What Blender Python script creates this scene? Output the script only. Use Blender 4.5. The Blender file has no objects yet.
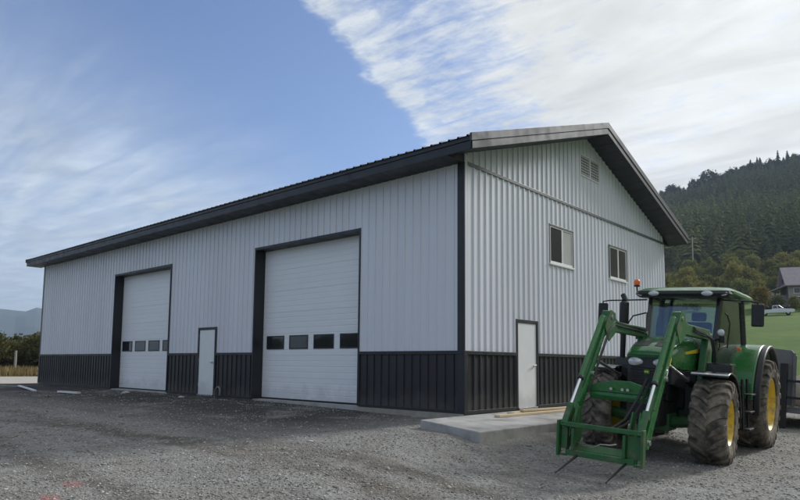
import bpy, bmesh, math, random
import numpy as np
from math import sin, cos, pi, radians as R
from mathutils import Vector, Matrix, noise as mnoise

random.seed(7); rng = np.random.default_rng(7)
scene = bpy.context.scene
COL = scene.collection

# ------------------------------------------------------------------ camera
CAM = Vector((7.647, -10.561, 0.984)); YAW, PITCH, ROLL, FPX = 0.7277, 0.0938, 0.0088, 635.15
fw = Vector((-sin(YAW)*cos(PITCH), cos(YAW)*cos(PITCH), sin(PITCH)))
rt = Vector((cos(YAW), sin(YAW), 0)); up = rt.cross(fw)
rt, up = cos(ROLL)*rt + sin(ROLL)*up, -sin(ROLL)*rt + cos(ROLL)*up
cd = bpy.data.cameras.new('camera'); cam = bpy.data.objects.new('camera', cd); COL.objects.link(cam)
m = Matrix.Identity(4)
for i in range(3):
    m[i][0], m[i][1], m[i][2], m[i][3] = rt[i], up[i], -fw[i], CAM[i]
cam.matrix_world = m
cd.sensor_width = 36; cd.lens = FPX/800*36; cd.shift_y = 54.1/800
cd.clip_start = .1; cd.clip_end = 20000
scene.camera = cam

# ------------------------------------------------------------------ sky, sun, exposure
SUN_AZ, SUN_EL = R(74), R(31)                 # azimuth from +X towards +Y
sdir = Vector((cos(SUN_AZ)*cos(SUN_EL), sin(SUN_AZ)*cos(SUN_EL), sin(SUN_EL)))
world = bpy.data.worlds.new('World'); scene.world = world; world.use_nodes = True
def NT(nt):
    nt.nodes.clear()
    def N(t, ins=None, **kw):
        n = nt.nodes.new(t)
        for k, v in kw.items(): setattr(n, k, v)
        for k, v in (ins or {}).items():
            s = n.inputs[k]
            if isinstance(v, bpy.types.NodeSocket): nt.links.new(v, s)
            else: s.default_value = v
        return n
    return N
def mathn(N, op, a, b=None, c=None, clamp=False):
    n = N('ShaderNodeMath', operation=op, use_clamp=clamp)
    nt = n.id_data
    for i, v in enumerate((a, b, c)):
        if v is None: continue
        if isinstance(v, bpy.types.NodeSocket): nt.links.new(v, n.inputs[i])
        else: n.inputs[i].default_value = v
    return n.outputs[0]
def mixc(N, fac, a, b, mode='MIX'):
    n = N('ShaderNodeMix', data_type='RGBA', blend_type=mode)
    nt = n.id_data
    for i, v in ((0, fac), (6, a), (7, b)):
        if isinstance(v, bpy.types.NodeSocket): nt.links.new(v, n.inputs[i])
        else: n.inputs[i].default_value = v if i == 0 else (tuple(v) + (1,))[:4]
    return n.outputs[2]
def maprange(N, v, a, b, c=0., d=1., smooth=True):
    return N('ShaderNodeMapRange', {0: v, 1: a, 2: b, 3: c, 4: d}, interpolation_type='SMOOTHSTEP' if smooth else 'LINEAR').outputs[0]
def noisen(N, vec, scale, detail=4, rough=.5, dist=0.):
    return N('ShaderNodeTexNoise', {'Vector': vec, 'Scale': scale, 'Detail': detail, 'Roughness': rough, 'Distortion': dist}).outputs[0]

N = NT(world.node_tree)
tc = N('ShaderNodeTexCoord').outputs['Generated']
sky = N('ShaderNodeTexSky', sky_type='NISHITA', sun_disc=False, sun_elevation=SUN_EL, sun_rotation=pi/2 - SUN_AZ,
        altitude=400, air_density=1.0, dust_density=1.6, ozone_density=1.6)
sx = N('ShaderNodeSeparateXYZ', {0: tc})
zc = mathn(N, 'MAXIMUM', sx.outputs[2], .045)
px_ = mathn(N, 'DIVIDE', sx.outputs[0], zc); py_ = mathn(N, 'DIVIDE', sx.outputs[1], zc)
pl = N('ShaderNodeCombineXYZ', {0: px_, 1: py_, 2: 0.}).outputs[0]
# distance from the straight edge of the cirrus sheet, measured on the cloud plane
edge = mathn(N, 'ADD', mathn(N, 'ADD', mathn(N, 'MULTIPLY', px_, .914), mathn(N, 'MULTIPLY', py_, .407)), .778)
wob = noisen(N, pl, 2.2, 5, .6)
edge = mathn(N, 'ADD', edge, mathn(N, 'MULTIPLY', mathn(N, 'SUBTRACT', wob, .5), .24))
edge = mathn(N, 'ADD', edge, mathn(N, 'MULTIPLY', mathn(N, 'SUBTRACT', noisen(N, pl, 14., 6, .65), .5), .12))
fine = noisen(N, pl, 11., 8, .70, .22)
big = noisen(N, pl, 1.7, 6, .6, .25)
rot = N('ShaderNodeMapping', {'Vector': pl, 'Rotation': (0, 0, R(58)), 'Scale': (1.0, 5.0, 1.)}).outputs[0]
streak = noisen(N, rot, 1.3, 6, .52, .7)
sheet = maprange(N, edge, -.01, .06)
body = maprange(N, edge, .15, .95)
fil = noisen(N, N('ShaderNodeMapping', {'Vector': pl, 'Rotation': (0, 0, R(-114)), 'Scale': (2.2, 9., 1.)}).outputs[0], 1.4, 8, .66, .5)
tex = mathn(N, 'ADD', mathn(N, 'ADD', mathn(N, 'MULTIPLY', fine, .30), mathn(N, 'MULTIPLY', fil, .42)), mathn(N, 'MULTIPLY', big, .48))
tex = maprange(N, tex, .47, .72)
rim = mathn(N, 'MULTIPLY', maprange(N, edge, -.01, .05), maprange(N, edge, .30, .06))
dens = mathn(N, 'ADD', mathn(N, 'MULTIPLY', tex, .85), mathn(N, 'ADD', mathn(N, 'MULTIPLY', body, .72), mathn(N, 'MULTIPLY', rim, .35)), clamp=True)
dens = mathn(N, 'MULTIPLY', dens, sheet)
veil = mathn(N, 'MULTIPLY', maprange(N, edge, -.25, -1.9), maprange(N, streak, .12, .92))
veil = mathn(N, 'ADD', mathn(N, 'MULTIPLY', veil, .62), mathn(N, 'MULTIPLY', maprange(N, edge, -.45, -2.0), .34))
low = maprange(N, sx.outputs[2], .30, .02, 0., .55)
cov = mathn(N, 'MAXIMUM', dens, mathn(N, 'MAXIMUM', veil, low), clamp=True)
dt = N('ShaderNodeVectorMath', {0: tc, 1: sdir}, operation='DOT_PRODUCT').outputs['Value']
glow = mathn(N, 'POWER', mathn(N, 'MAXIMUM', dt, 0.), 5.)
rot2 = N('ShaderNodeMapping', {'Vector': pl, 'Rotation': (0, 0, R(-20)), 'Scale': (.55, 1.6, 1.)}).outputs[0]
shade = maprange(N, mathn(N, 'ADD', mathn(N, 'MULTIPLY', big, .45), mathn(N, 'MULTIPLY', noisen(N, rot2, 1.6, 7, .6, .8), .6)), .36, .68, 1.12, .78)
cl = mixc(N, maprange(N, edge, -.3, .6), (3.45, 3.85, 4.3), (3.65, 3.74, 3.74))
cl = mixc(N, 1., cl, N('ShaderNodeCombineColor', {0: shade, 1: shade, 2: shade}).outputs[0], 'MULTIPLY')
glc = mathn(N, 'MULTIPLY', glow, 1.3)
cl = mixc(N, 1., cl, N('ShaderNodeCombineColor', {0: glc, 1: glc, 2: mathn(N, 'MULTIPLY', glc, .93)}).outputs[0], 'ADD')
skyc = mixc(N, 1., sky.outputs[0], (.545, .60, .72), 'MULTIPLY')
bg = N('ShaderNodeBackground', {'Color': mixc(N, cov, skyc, cl), 'Strength': .10})
N('ShaderNodeOutputWorld', {'Surface': bg.outputs[0]})

sl = bpy.data.lights.new('sun', 'SUN'); sl.energy = 1.5; sl.angle = R(11); sl.color = (1, .98, .955)
so = bpy.data.objects.new('sun', sl); COL.objects.link(so)
so.rotation_euler = sdir.to_track_quat('Z', 'Y').to_euler()
vs = scene.view_settings; vs.view_transform = 'Standard'; vs.look = 'None'; vs.exposure = 1.12; vs.gamma = 1.0; vs.use_curve_mapping = False
scene.cycles.volume_bounces = 0; scene.cycles.max_bounces = 8

# ------------------------------------------------------------------ helpers
class MB:
    def __init__(s): s.v = []; s.f = []
    def add(s, vs, fs, M=None):
        o = len(s.v)
        s.v += [tuple(M @ Vector(p)) if M else tuple(p) for p in vs]
        s.f += [tuple(o+i for i in f) for f in fs]; return s
    def box(s, x0, x1, y0, y1, z0, z1, M=None):
        return s.add([(x, y, z) for z in (z0, z1) for y in (y0, y1) for x in (x0, x1)],
                     [(0, 2, 3, 1), (4, 5, 7, 6), (0, 1, 5, 4), (2, 6, 7, 3), (0, 4, 6, 2), (1, 3, 7, 5)], M)
    def prism(s, poly, axis, a, b, M=None):
        def P(q, t): return {'x': (t, q[0], q[1]), 'y': (q[0], t, q[1]), 'z': (q[0], q[1], t)}[axis]
        n = len(poly)
        return s.add([P(q, a) for q in poly] + [P(q, b) for q in poly],
                     [tuple(range(n))[::-1], tuple(range(n, 2*n))] + [(i, (i+1) % n, n+(i+1) % n, n+i) for i in range(n)], M)
    def loft(s, rings, caps=True, M=None):
        n = len(rings[0]); vs = [p for r in rings for p in r]; fs = []
        for k in range(len(rings)-1):
            for i in range(n):
                a, b = k*n+i, k*n+(i+1) % n; fs.append((a, b, b+n, a+n))
        if caps: fs += [tuple(range(n))[::-1], tuple(range((len(rings)-1)*n, len(rings)*n))]
        return s.add(vs, fs, M)
    def tube(s, pts, r, n=8, M=None):
        pts = [Vector(p) for p in pts]; rr = r if isinstance(r, (list, tuple)) else [r]*len(pts); rings = []
        u = None
        for i, p in enumerate(pts):
            d = (pts[min(i+1, len(pts)-1)] - pts[max(i-1, 0)]).normalized()
            if u is None:
                u = d.orthogonal().normalized()
            u = (u - d*u.dot(d)).normalized(); w = d.cross(u)
            rings.append([p + (u*cos(2*pi*k/n) + w*sin(2*pi*k/n))*rr[i] for k in range(n)])
        return s.loft(rings, True, M)
    def bar(s, a, b, w, h, upv=(0, 0, 1), M=None):
        a, b = Vector(a), Vector(b); d = (b-a).normalized(); sd = d.cross(Vector(upv)).normalized(); u = sd.cross(d)
        ring = lambda p: [p+sd*w/2+u*h/2, p-sd*w/2+u*h/2, p-sd*w/2-u*h/2, p+sd*w/2-u*h/2]
        return s.loft([ring(a), ring(b)], True, M)
    def lathe(s, prof, n=32, axis='x', M=None, closed=False):
        rings = []
        for k in range(n):
            a = 2*pi*k/n
            rings.append([(x, r*cos(a), r*sin(a)) if axis == 'x' else (r*cos(a), r*sin(a), x) for x, r in prof])
        np_ = len(prof); vs = [p for r in rings for p in r]; fs = []
        for k in range(n):
            for i in range(np_ if closed else np_-1):
                j = (i+1) % np_; a, b = k*np_, ((k+1) % n)*np_
                fs.append((a+i, a+j, b+j, b+i))
        return s.add(vs, fs, M)
    def mesh(s, name, mat, smooth=False, recalc=True):
        me = bpy.data.meshes.new(name); me.from_pydata(s.v, [], s.f)
        if recalc:
            b = bmesh.new(); b.from_mesh(me); bmesh.ops.recalc_face_normals(b, faces=b.faces); b.to_mesh(me); b.free()
        if mat: me.materials.append(mat)
        if smooth:
            me.polygons.foreach_set('use_smooth', [True]*len(me.polygons))
        return me
    def build(s, name, mat, parent=None, smooth=False, bevel=0, recalc=True, segs=2):
        return link(name, s.mesh(name, mat, smooth, recalc), parent, bevel, segs, smooth)
def link(name, me, parent=None, bevel=0, segs=2, smooth=False):
    o = bpy.data.objects.new(name, me); COL.objects.link(o); o.parent = parent
    if bevel:
        b = o.modifiers.new('bevel', 'BEVEL'); b.width = bevel; b.segments = segs; b.limit_method = 'ANGLE'; b.angle_limit = R(35); b.harden_normals = False
    if smooth and me:
        try: me.set_sharp_from_angle(angle=R(40))
        except Exception: pass
    return o
def tag(o, label=None, cat=None, group=None, kind=None):
    for k, v in (('label', label), ('category', cat), ('group', group), ('kind', kind)):
        if v: o[k] = v
    return o
def empty(name, loc=(0, 0, 0), rot=(0, 0, 0), parent=None):
    o = bpy.data.objects.new(name, None); COL.objects.link(o); o.location = loc; o.rotation_euler = rot; o.parent = parent
    o.empty_display_size = .3
    return o
def copy_tree(o, parent=None):
    c = o.copy(); COL.objects.link(c); c.parent = parent
    for ch in list(o.children): copy_tree(ch, c)
    return c

def mat(name, col, rough=.5, metal=0., var=.0, vscale=4., bump=0., bscale=60., col2=None, c2scale=3., c2lo=.5, c2hi=.7,
        stretch=(1, 1, 1), coat=0., spec=.5, objrand=0., space='Object', detail=5, dust=0.):
    M_ = bpy.data.materials.new(name); M_.use_nodes = True; N = NT(M_.node_tree)
    g = N('ShaderNodeTexCoord').outputs['Object'] if space == 'Object' else N('ShaderNodeNewGeometry').outputs['Position']
    vec = N('ShaderNodeMapping', {'Vector': g, 'Scale': stretch}).outputs[0]
    c = tuple(col) + (1,)
    cur = N('ShaderNodeRGB'); cur.outputs[0].default_value = c; cur = cur.outputs[0]
    if col2:
        cur = mixc(N, maprange(N, noisen(N, vec, c2scale, detail, .6), c2lo, c2hi), cur, col2)
    if var:
        v = maprange(N, noisen(N, vec, vscale, detail, .6), .25, .75, 1-var, 1+var, False)
        cur = mixc(N, 1., cur, N('ShaderNodeCombineColor', {0: v, 1: v, 2: v}).outputs[0], 'MULTIPLY')
    if objrand:
        rnd = N('ShaderNodeObjectInfo').outputs['Random']
        v = maprange(N, rnd, 0., 1., 1-objrand, 1+objrand, False)
        cur = mixc(N, 1., cur, N('ShaderNodeCombineColor', {0: v, 1: v, 2: v}).outputs[0], 'MULTIPLY')
    if dust:
        P = N('ShaderNodeNewGeometry').outputs['Position']; zz = N('ShaderNodeSeparateXYZ', {0: P}).outputs[2]
        zz = mathn(N, 'SUBTRACT', zz, mathn(N, 'MULTIPLY', mathn(N, 'SUBTRACT', noisen(N, P, 2.3, 6, .7), .45), 1.0))
        cur = mixc(N, maprange(N, zz, .42, -.05, 0., dust), cur, (.20, .185, .165))
    ins = {'Base Color': cur, 'Roughness': rough, 'Metallic': metal, 'Coat Weight': coat, 'Specular IOR Level': spec}
    if var and rough > .08:
        ins['Roughness'] = maprange(N, noisen(N, vec, vscale*1.7, 3), .3, .7, max(rough-.1, .02), min(rough+.1, 1), False)
    if bump:
        ins['Normal'] = N('ShaderNodeBump', {'Height': noisen(N, g, bscale, 4), 'Strength': bump, 'Distance': .01}).outputs[0]
    b = N('ShaderNodeBsdfPrincipled', ins)
    N('ShaderNodeOutputMaterial', {'Surface': b.outputs[0]})
    return M_

M = {}
M['wall'] = mat('wall_metal', (.685, .71, .785), .42, 0, .05, .9, .05, 3, stretch=(1, 1, .12), spec=.4, objrand=.012, space='World')
M['wains'] = mat('wainscot_metal', (.017, .018, .023), .42, 0, .12, 1.1, .05, 3, col2=(.03, .029, .029), c2scale=1.4, c2lo=.55, c2hi=.85, stretch=(1, 1, .3), objrand=.06, space='World', dust=.20)
M['trim'] = mat('charcoal_trim', (.018, .020, .025), .45, 0, .08, 2, space='World')
M['rake'] = mat('rake_metal', (.07, .073, .084), .55, .0, .06, 2, space='World', spec=.25)
M['roof'] = mat('roof_metal', (.03, .032, .037), .42, 0, .08, 1, space='World', objrand=.05)
M['soffit'] = mat('soffit_metal', (.022, .024, .029), .5, 0, .06, 2, space='World')
M['door'] = mat('door_white', (.80, .825, .87), .42, 0, .025, 1.5, .06, 90, objrand=.012, space='World', dust=.3)
M['mandoor'] = mat('steel_door_paint', (.76, .79, .81), .4, 0, .03, 2, space='World', dust=.3)
M['pane'] = mat('window_glass', (.022, .026, .030), .04, 0, 0, spec=.8)
M['pane_sky_reflection'] = mat('window_glass_sky_reflection', (.48, .50, .50), .12, 0, .1, 1.5, spec=.6)  # pale base colour stands in for sky reflected in the glass
M['white'] = mat('white_vinyl', (.72, .73, .74), .4, 0, .03, 5)
M['black'] = mat('black_plastic', (.016, .017, .019), .5, 0, .15, 9, .1, 120)
M['blackgloss'] = mat('black_gloss', (.02, .021, .023), .22, 0, .1, 5, coat=.3)
M['concrete'] = mat('concrete', (.40, .395, .38), .85, 0, .12, 2.2, .35, 60, col2=(.24, .23, .215), c2scale=1.6, c2lo=.42, c2hi=.7, space='World')
M['steel'] = mat('brushed_steel', (.55, .55, .56), .3, 1, .06, 9)
M['chrome'] = mat('chrome_rod', (.82, .84, .86), .12, .9)
M['green'] = mat('green_paint', (.020, .145, .032), .28, 0, .16, 5, .04, 30, col2=(.075, .12, .05), c2scale=4.5, c2lo=.52, c2hi=.80, coat=.35, detail=8)
M['greenworn'] = mat('worn_green_paint', (.022, .115, .032), .42, 0, .22, 7, .08, 40, col2=(.115, .115, .072), c2scale=5.5, c2lo=.47, c2hi=.74, detail=9)
M['yellow'] = mat('yellow_paint', (.74, .52, .03), .42, 0, .12, 5, .05, 50, col2=(.30, .22, .08), c2scale=6, c2lo=.42, c2hi=.75)
M['yellowdecal'] = mat('yellow_decal', (.72, .55, .04), .4)
M['tyre'] = mat('tyre_rubber', (.06, .055, .048), .9, 0, .2, 8, .3, 90, col2=(.235, .205, .165), c2scale=5, c2lo=.34, c2hi=.66, spec=.2)
M['engine'] = mat('engine_black', (.012, .012, .012), .6, 0, .2, 7)
M['lamp'] = mat('headlight_lens', (.62, .64, .66), .12, .3, .2, 40)
M['amber'] = mat('amber_lens', (.80, .16, .03), .25, 0, .1, 20)
M['seat'] = mat('seat_cloth', (.03, .03, .03), .9)
M['wood'] = mat('pine_lumber', (.62, .51, .34), .75, 0, .16, 6, .25, 40, col2=(.36, .26, .14), c2scale=5, stretch=(1, .15, 1))
M['greysteel'] = mat('grey_painted_steel', (.15, .155, .165), .5, 0, .14, 3, .06, 30, col2=(.15, .14, .13), c2scale=2.5, space='World')
M['deckwood'] = mat('weathered_deck', (.30, .28, .24), .85, 0, .2, 4, .2, 30)
M['sack'] = mat('woven_sack', (.52, .47, .40), .85, 0, .12, 12, .3, 80)
M['stem'] = mat('bark', (.07, .055, .042), .9, 0, .25, 6)
M['post'] = mat('weathered_post', (.32, .30, .27), .85, 0, .2, 8)

def leafmat(name, a, b, c, objrand=.22, trans=.25):
    M_ = bpy.data.materials.new(name); M_.use_nodes = True; N = NT(M_.node_tree)
    at = N('ShaderNodeAttribute', attribute_name='tint').outputs['Fac']
    rnd = N('ShaderNodeObjectInfo').outputs['Random']
    cc = mixc(N, at, a, b)
    cc = mixc(N, maprange(N, rnd, .35, 1.), cc, c)
    v = maprange(N, mathn(N, 'FRACT', mathn(N, 'MULTIPLY', rnd, 7.31)), 0., 1., 1-objrand, 1+objrand, False)
    cc = mixc(N, 1., cc, N('ShaderNodeCombineColor', {0: v, 1: v, 2: v}).outputs[0], 'MULTIPLY')
    d = N('ShaderNodeBsdfPrincipled', {'Base Color': cc, 'Roughness': .9, 'Specular IOR Level': .03})
    t = N('ShaderNodeBsdfTranslucent', {'Color': cc})
    mx = N('ShaderNodeMixShader', {0: trans, 1: d.outputs[0], 2: t.outputs[0]})
    N('ShaderNodeOutputMaterial', {'Surface': mx.outputs[0]})
    return M_
M['leafR'] = leafmat('olive_foliage', (.085, .11, .034), (.25, .255, .08), (.26, .24, .075))
M['leafL'] = leafmat('green_foliage', (.05, .066, .026), (.11, .12, .045), (.14, .125, .05))
M['conifer'] = leafmat('conifer_needles', (.030, .040, .020), (.13, .145, .055), (.035, .05, .022), .15, .05)
M['straw'] = leafmat('dry_grass', (.20, .15, .07), (.36, .28, .14), (.26, .22, .11))

# clear glass for the tractor cab
def glassmat():
    M_ = bpy.data.materials.new('cab_glass'); M_.use_nodes = True; N = NT(M_.node_tree)
    t = N('ShaderNodeBsdfTransparent', {'Color': (.88, .92, .91, 1)})
    g = N('ShaderNodeBsdfGlossy', {'Color': (1, 1, 1, 1), 'Roughness': .03})
    f = N('ShaderNodeFresnel', {'IOR': 1.6}).outputs[0]
    mx = N('ShaderNodeMixShader', {0: mathn(N, 'MULTIPLY_ADD', f, 1.0, .05, True), 1: t.outputs[0], 2: g.outputs[0]})
    N('ShaderNodeOutputMaterial', {'Surface': mx.outputs[0]})
    return M_
M['cabglass'] = glassmat()

# ------------------------------------------------------------------ ground
L, W = 23.24, 11.67
def ss(a, b, x):
    t = np.clip((x-a)/(b-a), 0, 1); return t*t*(3-2*t)
FD = [0, 28, 130, 180, 260, 420, 620, 760, 1200, 2500, 5500]
FZ = [0, 0, 10.7, 18.0, 38, 90, 166, 186, 150, 60, 0]
def vnoise(x, y, s, seed=0):
    # smooth value noise with numpy
    x = np.asarray(x, float)*s + seed*17.3; y = np.asarray(y, float)*s + seed*9.1
    xi, yi = np.floor(x), np.floor(y); fx, fy = x-xi, y-yi
    def h(a, b):
        v = np.sin(a*127.1 + b*311.7 + seed*74.7)*43758.5453; return v - np.floor(v)
    fx = fx*fx*(3-2*fx); fy = fy*fy*(3-2*fy)
    return (h(xi, yi)*(1-fx)+h(xi+1, yi)*fx)*(1-fy) + (h(xi, yi+1)*(1-fx)+h(xi+1, yi+1)*fx)*fy
def gz(x, y, detail=True):
    x = np.asarray(x, float); y = np.asarray(y, float)
    dx = np.maximum(0, x); dy = np.maximum(0, -y); dl = np.maximum(0, -L-x); db = np.maximum(0, y-W)
    A = ss(.8, 3.8, dx)*.87; B = np.clip(np.maximum(dy, np.maximum(dl, db))/12, 0, 1)*.9
    base = -.05 - .09*ss(-8, 0, x)
    z = base - .48*(1-(1-A)*(1-B))
    ddx, ddy = x-CAM.x, y-CAM.y; D = np.hypot(ddx, ddy); az = np.degrees(np.arctan2(ddy, ddx))
    w = (1-ss(116, 150, az))*ss(-80, -10, az)
    mod = 1 + .10*ss(104, 84, az)*1. - .13*ss(98, 112, az)
    und = 1 + .05*(vnoise(az, D*0, .35, 3)-.5)*ss(300, 600, D) + .06*(vnoise(x, y, .012, 5)-.5)
    z = z + np.interp(D, FD, FZ)*w*(1+(mod-1)*ss(150, 500, D))*und
    if detail:
        near = 1-ss(30, 60, D)
        out = ss(.3, 1.5, np.maximum(np.maximum(dx, dy), np.maximum(dl, db)))
        z = z + near*out*((vnoise(x, y, .9, 1)-.5)*.05 + (vnoise(x, y, 2.7, 2)-.5)*.025)
        # low heaps of dug soil in front of the long wall
        heap = ss(-24, -20, x)*(1-ss(-8, -4, x))*ss(.25, 1.0, dy)*(1-ss(2.0, 4.2, dy))
        z = z + heap*np.maximum(0, vnoise(x, y, .55, 8)-.42)*.34*(.6+.8*vnoise(x, y, 3.1, 9))
    return z
def G(x, y): return float(gz(x, y))

PX1, PY1, PX2, PY2 = .5, -7.94, .0, -7.53
TRACKS = [(-10.5, -5.35, -.5, -5.15, .45), (-4.0, -7.15, .2, -7.45, .38), (.4, -4.6, 4.1, -4.0, .4)]
def ground_mat():
    M_ = bpy.data.materials.new('ground_gravel_and_grass'); M_.use_nodes = True; N = NT(M_.node_tree)
    P = N('ShaderNodeNewGeometry').outputs['Position']
    s = N('ShaderNodeSeparateXYZ', {0: P}); X, Y = s.outputs[0], s.outputs[1]
    flat = N('ShaderNodeCombineXYZ', {0: X, 1: Y, 2: 0.}).outputs[0]
    # gravel
    vor = N('ShaderNodeTexVoronoi', {'Vector': P, 'Scale': 26.}); vor2 = N('ShaderNodeTexVoronoi', {'Vector': P, 'Scale': 60.})
    sep = N('ShaderNodeSeparateColor', {0: vor.outputs['Color']}).outputs[0]
    sep2 = N('ShaderNodeSeparateColor', {0: vor2.outputs['Color']}).outputs[0]
    gcol = mixc(N, sep, (.165, .162, .155), (.36, .353, .335))
    gcol = mixc(N, mathn(N, 'MULTIPLY', sep2, .5), gcol, (.25, .242, .228))
    n1 = noisen(N, flat, .35, 6, .6); n2 = noisen(N, flat, 1.3, 6, .65)
    gcol = mixc(N, mathn(N, 'MULTIPLY', maprange(N, n2, .40, .68), .6), gcol, (.22, .20, .17))
    mp = N('ShaderNodeMapping', {'Vector': flat, 'Rotation': (0, 0, R(-38)), 'Scale': (.16, 1.1, 1)}).outputs[0]
    tr = maprange(N, noisen(N, mp, .9, 9, .72), .48, .66)
    gcol = mixc(N, mathn(N, 'MULTIPLY', tr, .62), gcol, (.12, .105, .085))
    # packed brown wheel tracks crossing the yard
    for (x0, y0, x1, y1, wd) in TRACKS:
        ln = math.hypot(x1-x0, y1-y0); nx, ny = -(y1-y0)/ln, (x1-x0)/ln
        d = mathn(N, 'ADD', mathn(N, 'MULTIPLY', mathn(N, 'SUBTRACT', X, x0), nx), mathn(N, 'MULTIPLY', mathn(N, 'SUBTRACT', Y, y0), ny))
        d = mathn(N, 'ADD', d, mathn(N, 'MULTIPLY', mathn(N, 'SUBTRACT', n1, .5), 1.3))
        d = mathn(N, 'ABSOLUTE', mathn(N, 'ADD', d, mathn(N, 'MULTIPLY', mathn(N, 'SUBTRACT', n2, .5), .9)))
        tk = mathn(N, 'MULTIPLY', maprange(N, d, wd, wd*.25), maprange(N, noisen(N, flat, 3.1, 6, .7), .30, .62))
        gcol = mixc(N, mathn(N, 'MULTIPLY', tk, .75), gcol, (.10, .086, .067))
    # dug dark soil along the long wall
    b1 = mathn(N, 'MULTIPLY', maprange(N, Y, -5.2, -1.8), maprange(N, Y, .5, -.2))
    soil = mathn(N, 'MULTIPLY', b1, maprange(N, X, .2, -3.))
    soil = mathn(N, 'MULTIPLY', soil, maprange(N, mathn(N, 'ADD', n1, mathn(N, 'MULTIPLY', n2, .6)), .56, .78))
    gcol = mixc(N, mathn(N, 'MULTIPLY', soil, .88), gcol, (.045, .042, .040))
    # pink survey paint on the stones
    def spot(cx, cy, rx, ry):
        a = mathn(N, 'DIVIDE', mathn(N, 'SUBTRACT', X, cx), rx); b = mathn(N, 'DIVIDE', mathn(N, 'SUBTRACT', Y, cy), ry)
        d = mathn(N, 'ADD', mathn(N, 'MULTIPLY', a, a), mathn(N, 'MULTIPLY', b, b))
        d = mathn(N, 'ADD', d, mathn(N, 'MULTIPLY', mathn(N, 'SUBTRACT', noisen(N, flat, 9., 4), .5), 2.2))
        return maprange(N, d, 1.1, .4)
    paint = mathn(N, 'MAXIMUM', spot(PX1, PY1, .17, .10), mathn(N, 'MULTIPLY', spot(PX2, PY2, .20, .10), .8), clamp=True)
    gcol = mixc(N, mathn(N, 'MULTIPLY', paint, .5), gcol, (.42, .13, .12))
    # meadow
    grass = mixc(N, maprange(N, noisen(N, flat, .11, 6, .6), .35, .68), (.055, .12, .013), (.092, .15, .021))
    grass = mixc(N, mathn(N, 'MULTIPLY', maprange(N, noisen(N, flat, .8, 5, .7), .45, .75), .5), grass, (.14, .18, .04))
    dist = N('ShaderNodeVectorMath', {0: P, 1: (CAM.x, CAM.y, 0)}, operation='DISTANCE').outputs['Value']
    brush = mixc(N, noisen(N, flat, .06, 6, .65), (.05, .055, .02), (.13, .115, .045))
    grass = mixc(N, maprange(N, dist, 150., 190.), grass, brush)
    dry = maprange(N, X, -30., -55.)
    grass = mixc(N, mathn(N, 'MULTIPLY', dry, .85), grass, (.20, .165, .08))
    # where the gravel ends
    ex = mathn(N, 'DIVIDE', mathn(N, 'ADD', X, 10.), 28.); ey = mathn(N, 'DIVIDE', mathn(N, 'ADD', Y, 6.), 24.)
    el = mathn(N, 'ADD', mathn(N, 'MULTIPLY', ex, ex), mathn(N, 'MULTIPLY', ey, ey))
    el = mathn(N, 'ADD', el, mathn(N, 'MULTIPLY', mathn(N, 'SUBTRACT', n1, .5), .35))
    isg = maprange(N, el, .96, 1.08)
    col = mixc(N, isg, gcol, grass)
    h = mathn(N, 'ADD', mathn(N, 'MULTIPLY', vor.outputs['Distance'], .7), mathn(N, 'MULTIPLY', vor2.outputs['Distance'], .4))
    h = mathn(N, 'ADD', h, mathn(N, 'MULTIPLY', noisen(N, P, 5., 6, .7), .9))
    bm_ = N('ShaderNodeBump', {'Height': h, 'Strength': .75, 'Distance': .03}).outputs[0]
    b = N('ShaderNodeBsdfPrincipled', {'Base Color': col, 'Roughness': .92, 'Specular IOR Level': .2, 'Normal': bm_})
    N('ShaderNodeOutputMaterial', {'Surface': b.outputs[0]})
    return M_
M['ground'] = ground_mat()
def polar_ground():
    nr, na = 260, 540
    r = np.concatenate([[0.], np.geomspace(.8, 5400, nr)])
    # finer in the half the camera looks at
    a = np.linspace(0, 2*pi, na, endpoint=False)
    RR, AA = np.meshgrid(r[1:], a, indexing='ij')
    x = CAM.x + RR*np.cos(AA); y = CAM.y + RR*np.sin(AA); z = gz(x, y)
    vs = np.concatenate([[[CAM.x, CAM.y, G(CAM.x, CAM.y)]], np.stack([x, y, z], -1).reshape(-1, 3)])
    idx = 1 + np.arange(nr*na).reshape(nr, na); nx = np.roll(idx, -1, 1)
    q = np.stack([idx[:-1], idx[1:], nx[1:], nx[:-1]], -1).reshape(-1, 4)
    fs = [(0, int(idx[0, k]), int(nx[0, k])) for k in range(na)] + q.tolist()
    me = bpy.data.meshes.new('ground'); me.from_pydata(vs.tolist(), [], fs)
    me.polygons.foreach_set('use_smooth', [True]*len(me.polygons)); me.materials.append(M['ground'])
    return tag(link('ground', me), kind='structure')
polar_ground()

def az_pt(azd, D): return CAM.x + D*cos(R(azd)), CAM.y + D*sin(R(azd))
# pale gravel road beyond the yard on the left
M['road'] = mat('pale_road', (.40, .37, .32), .9, 0, .12, .6, .3, 20, space='World')
b = MB(); pts = []
for k in range(25):
    azd = 150 + k*1.6
    f = 1/cos(R(azd-165))
    i, o = az_pt(azd, 46*f), az_pt(azd, 66*f)
    pts.append(((i[0], i[1], G(*i)+.05), (o[0], o[1], G(*o)+.05)))
for k in range(24):
    b.add([pts[k][0], pts[k][1], pts[k+1][1], pts[k+1][0]], [(0, 1, 2, 3)])
tag(b.build('road', M['road'], recalc=False), kind='structure')

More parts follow.
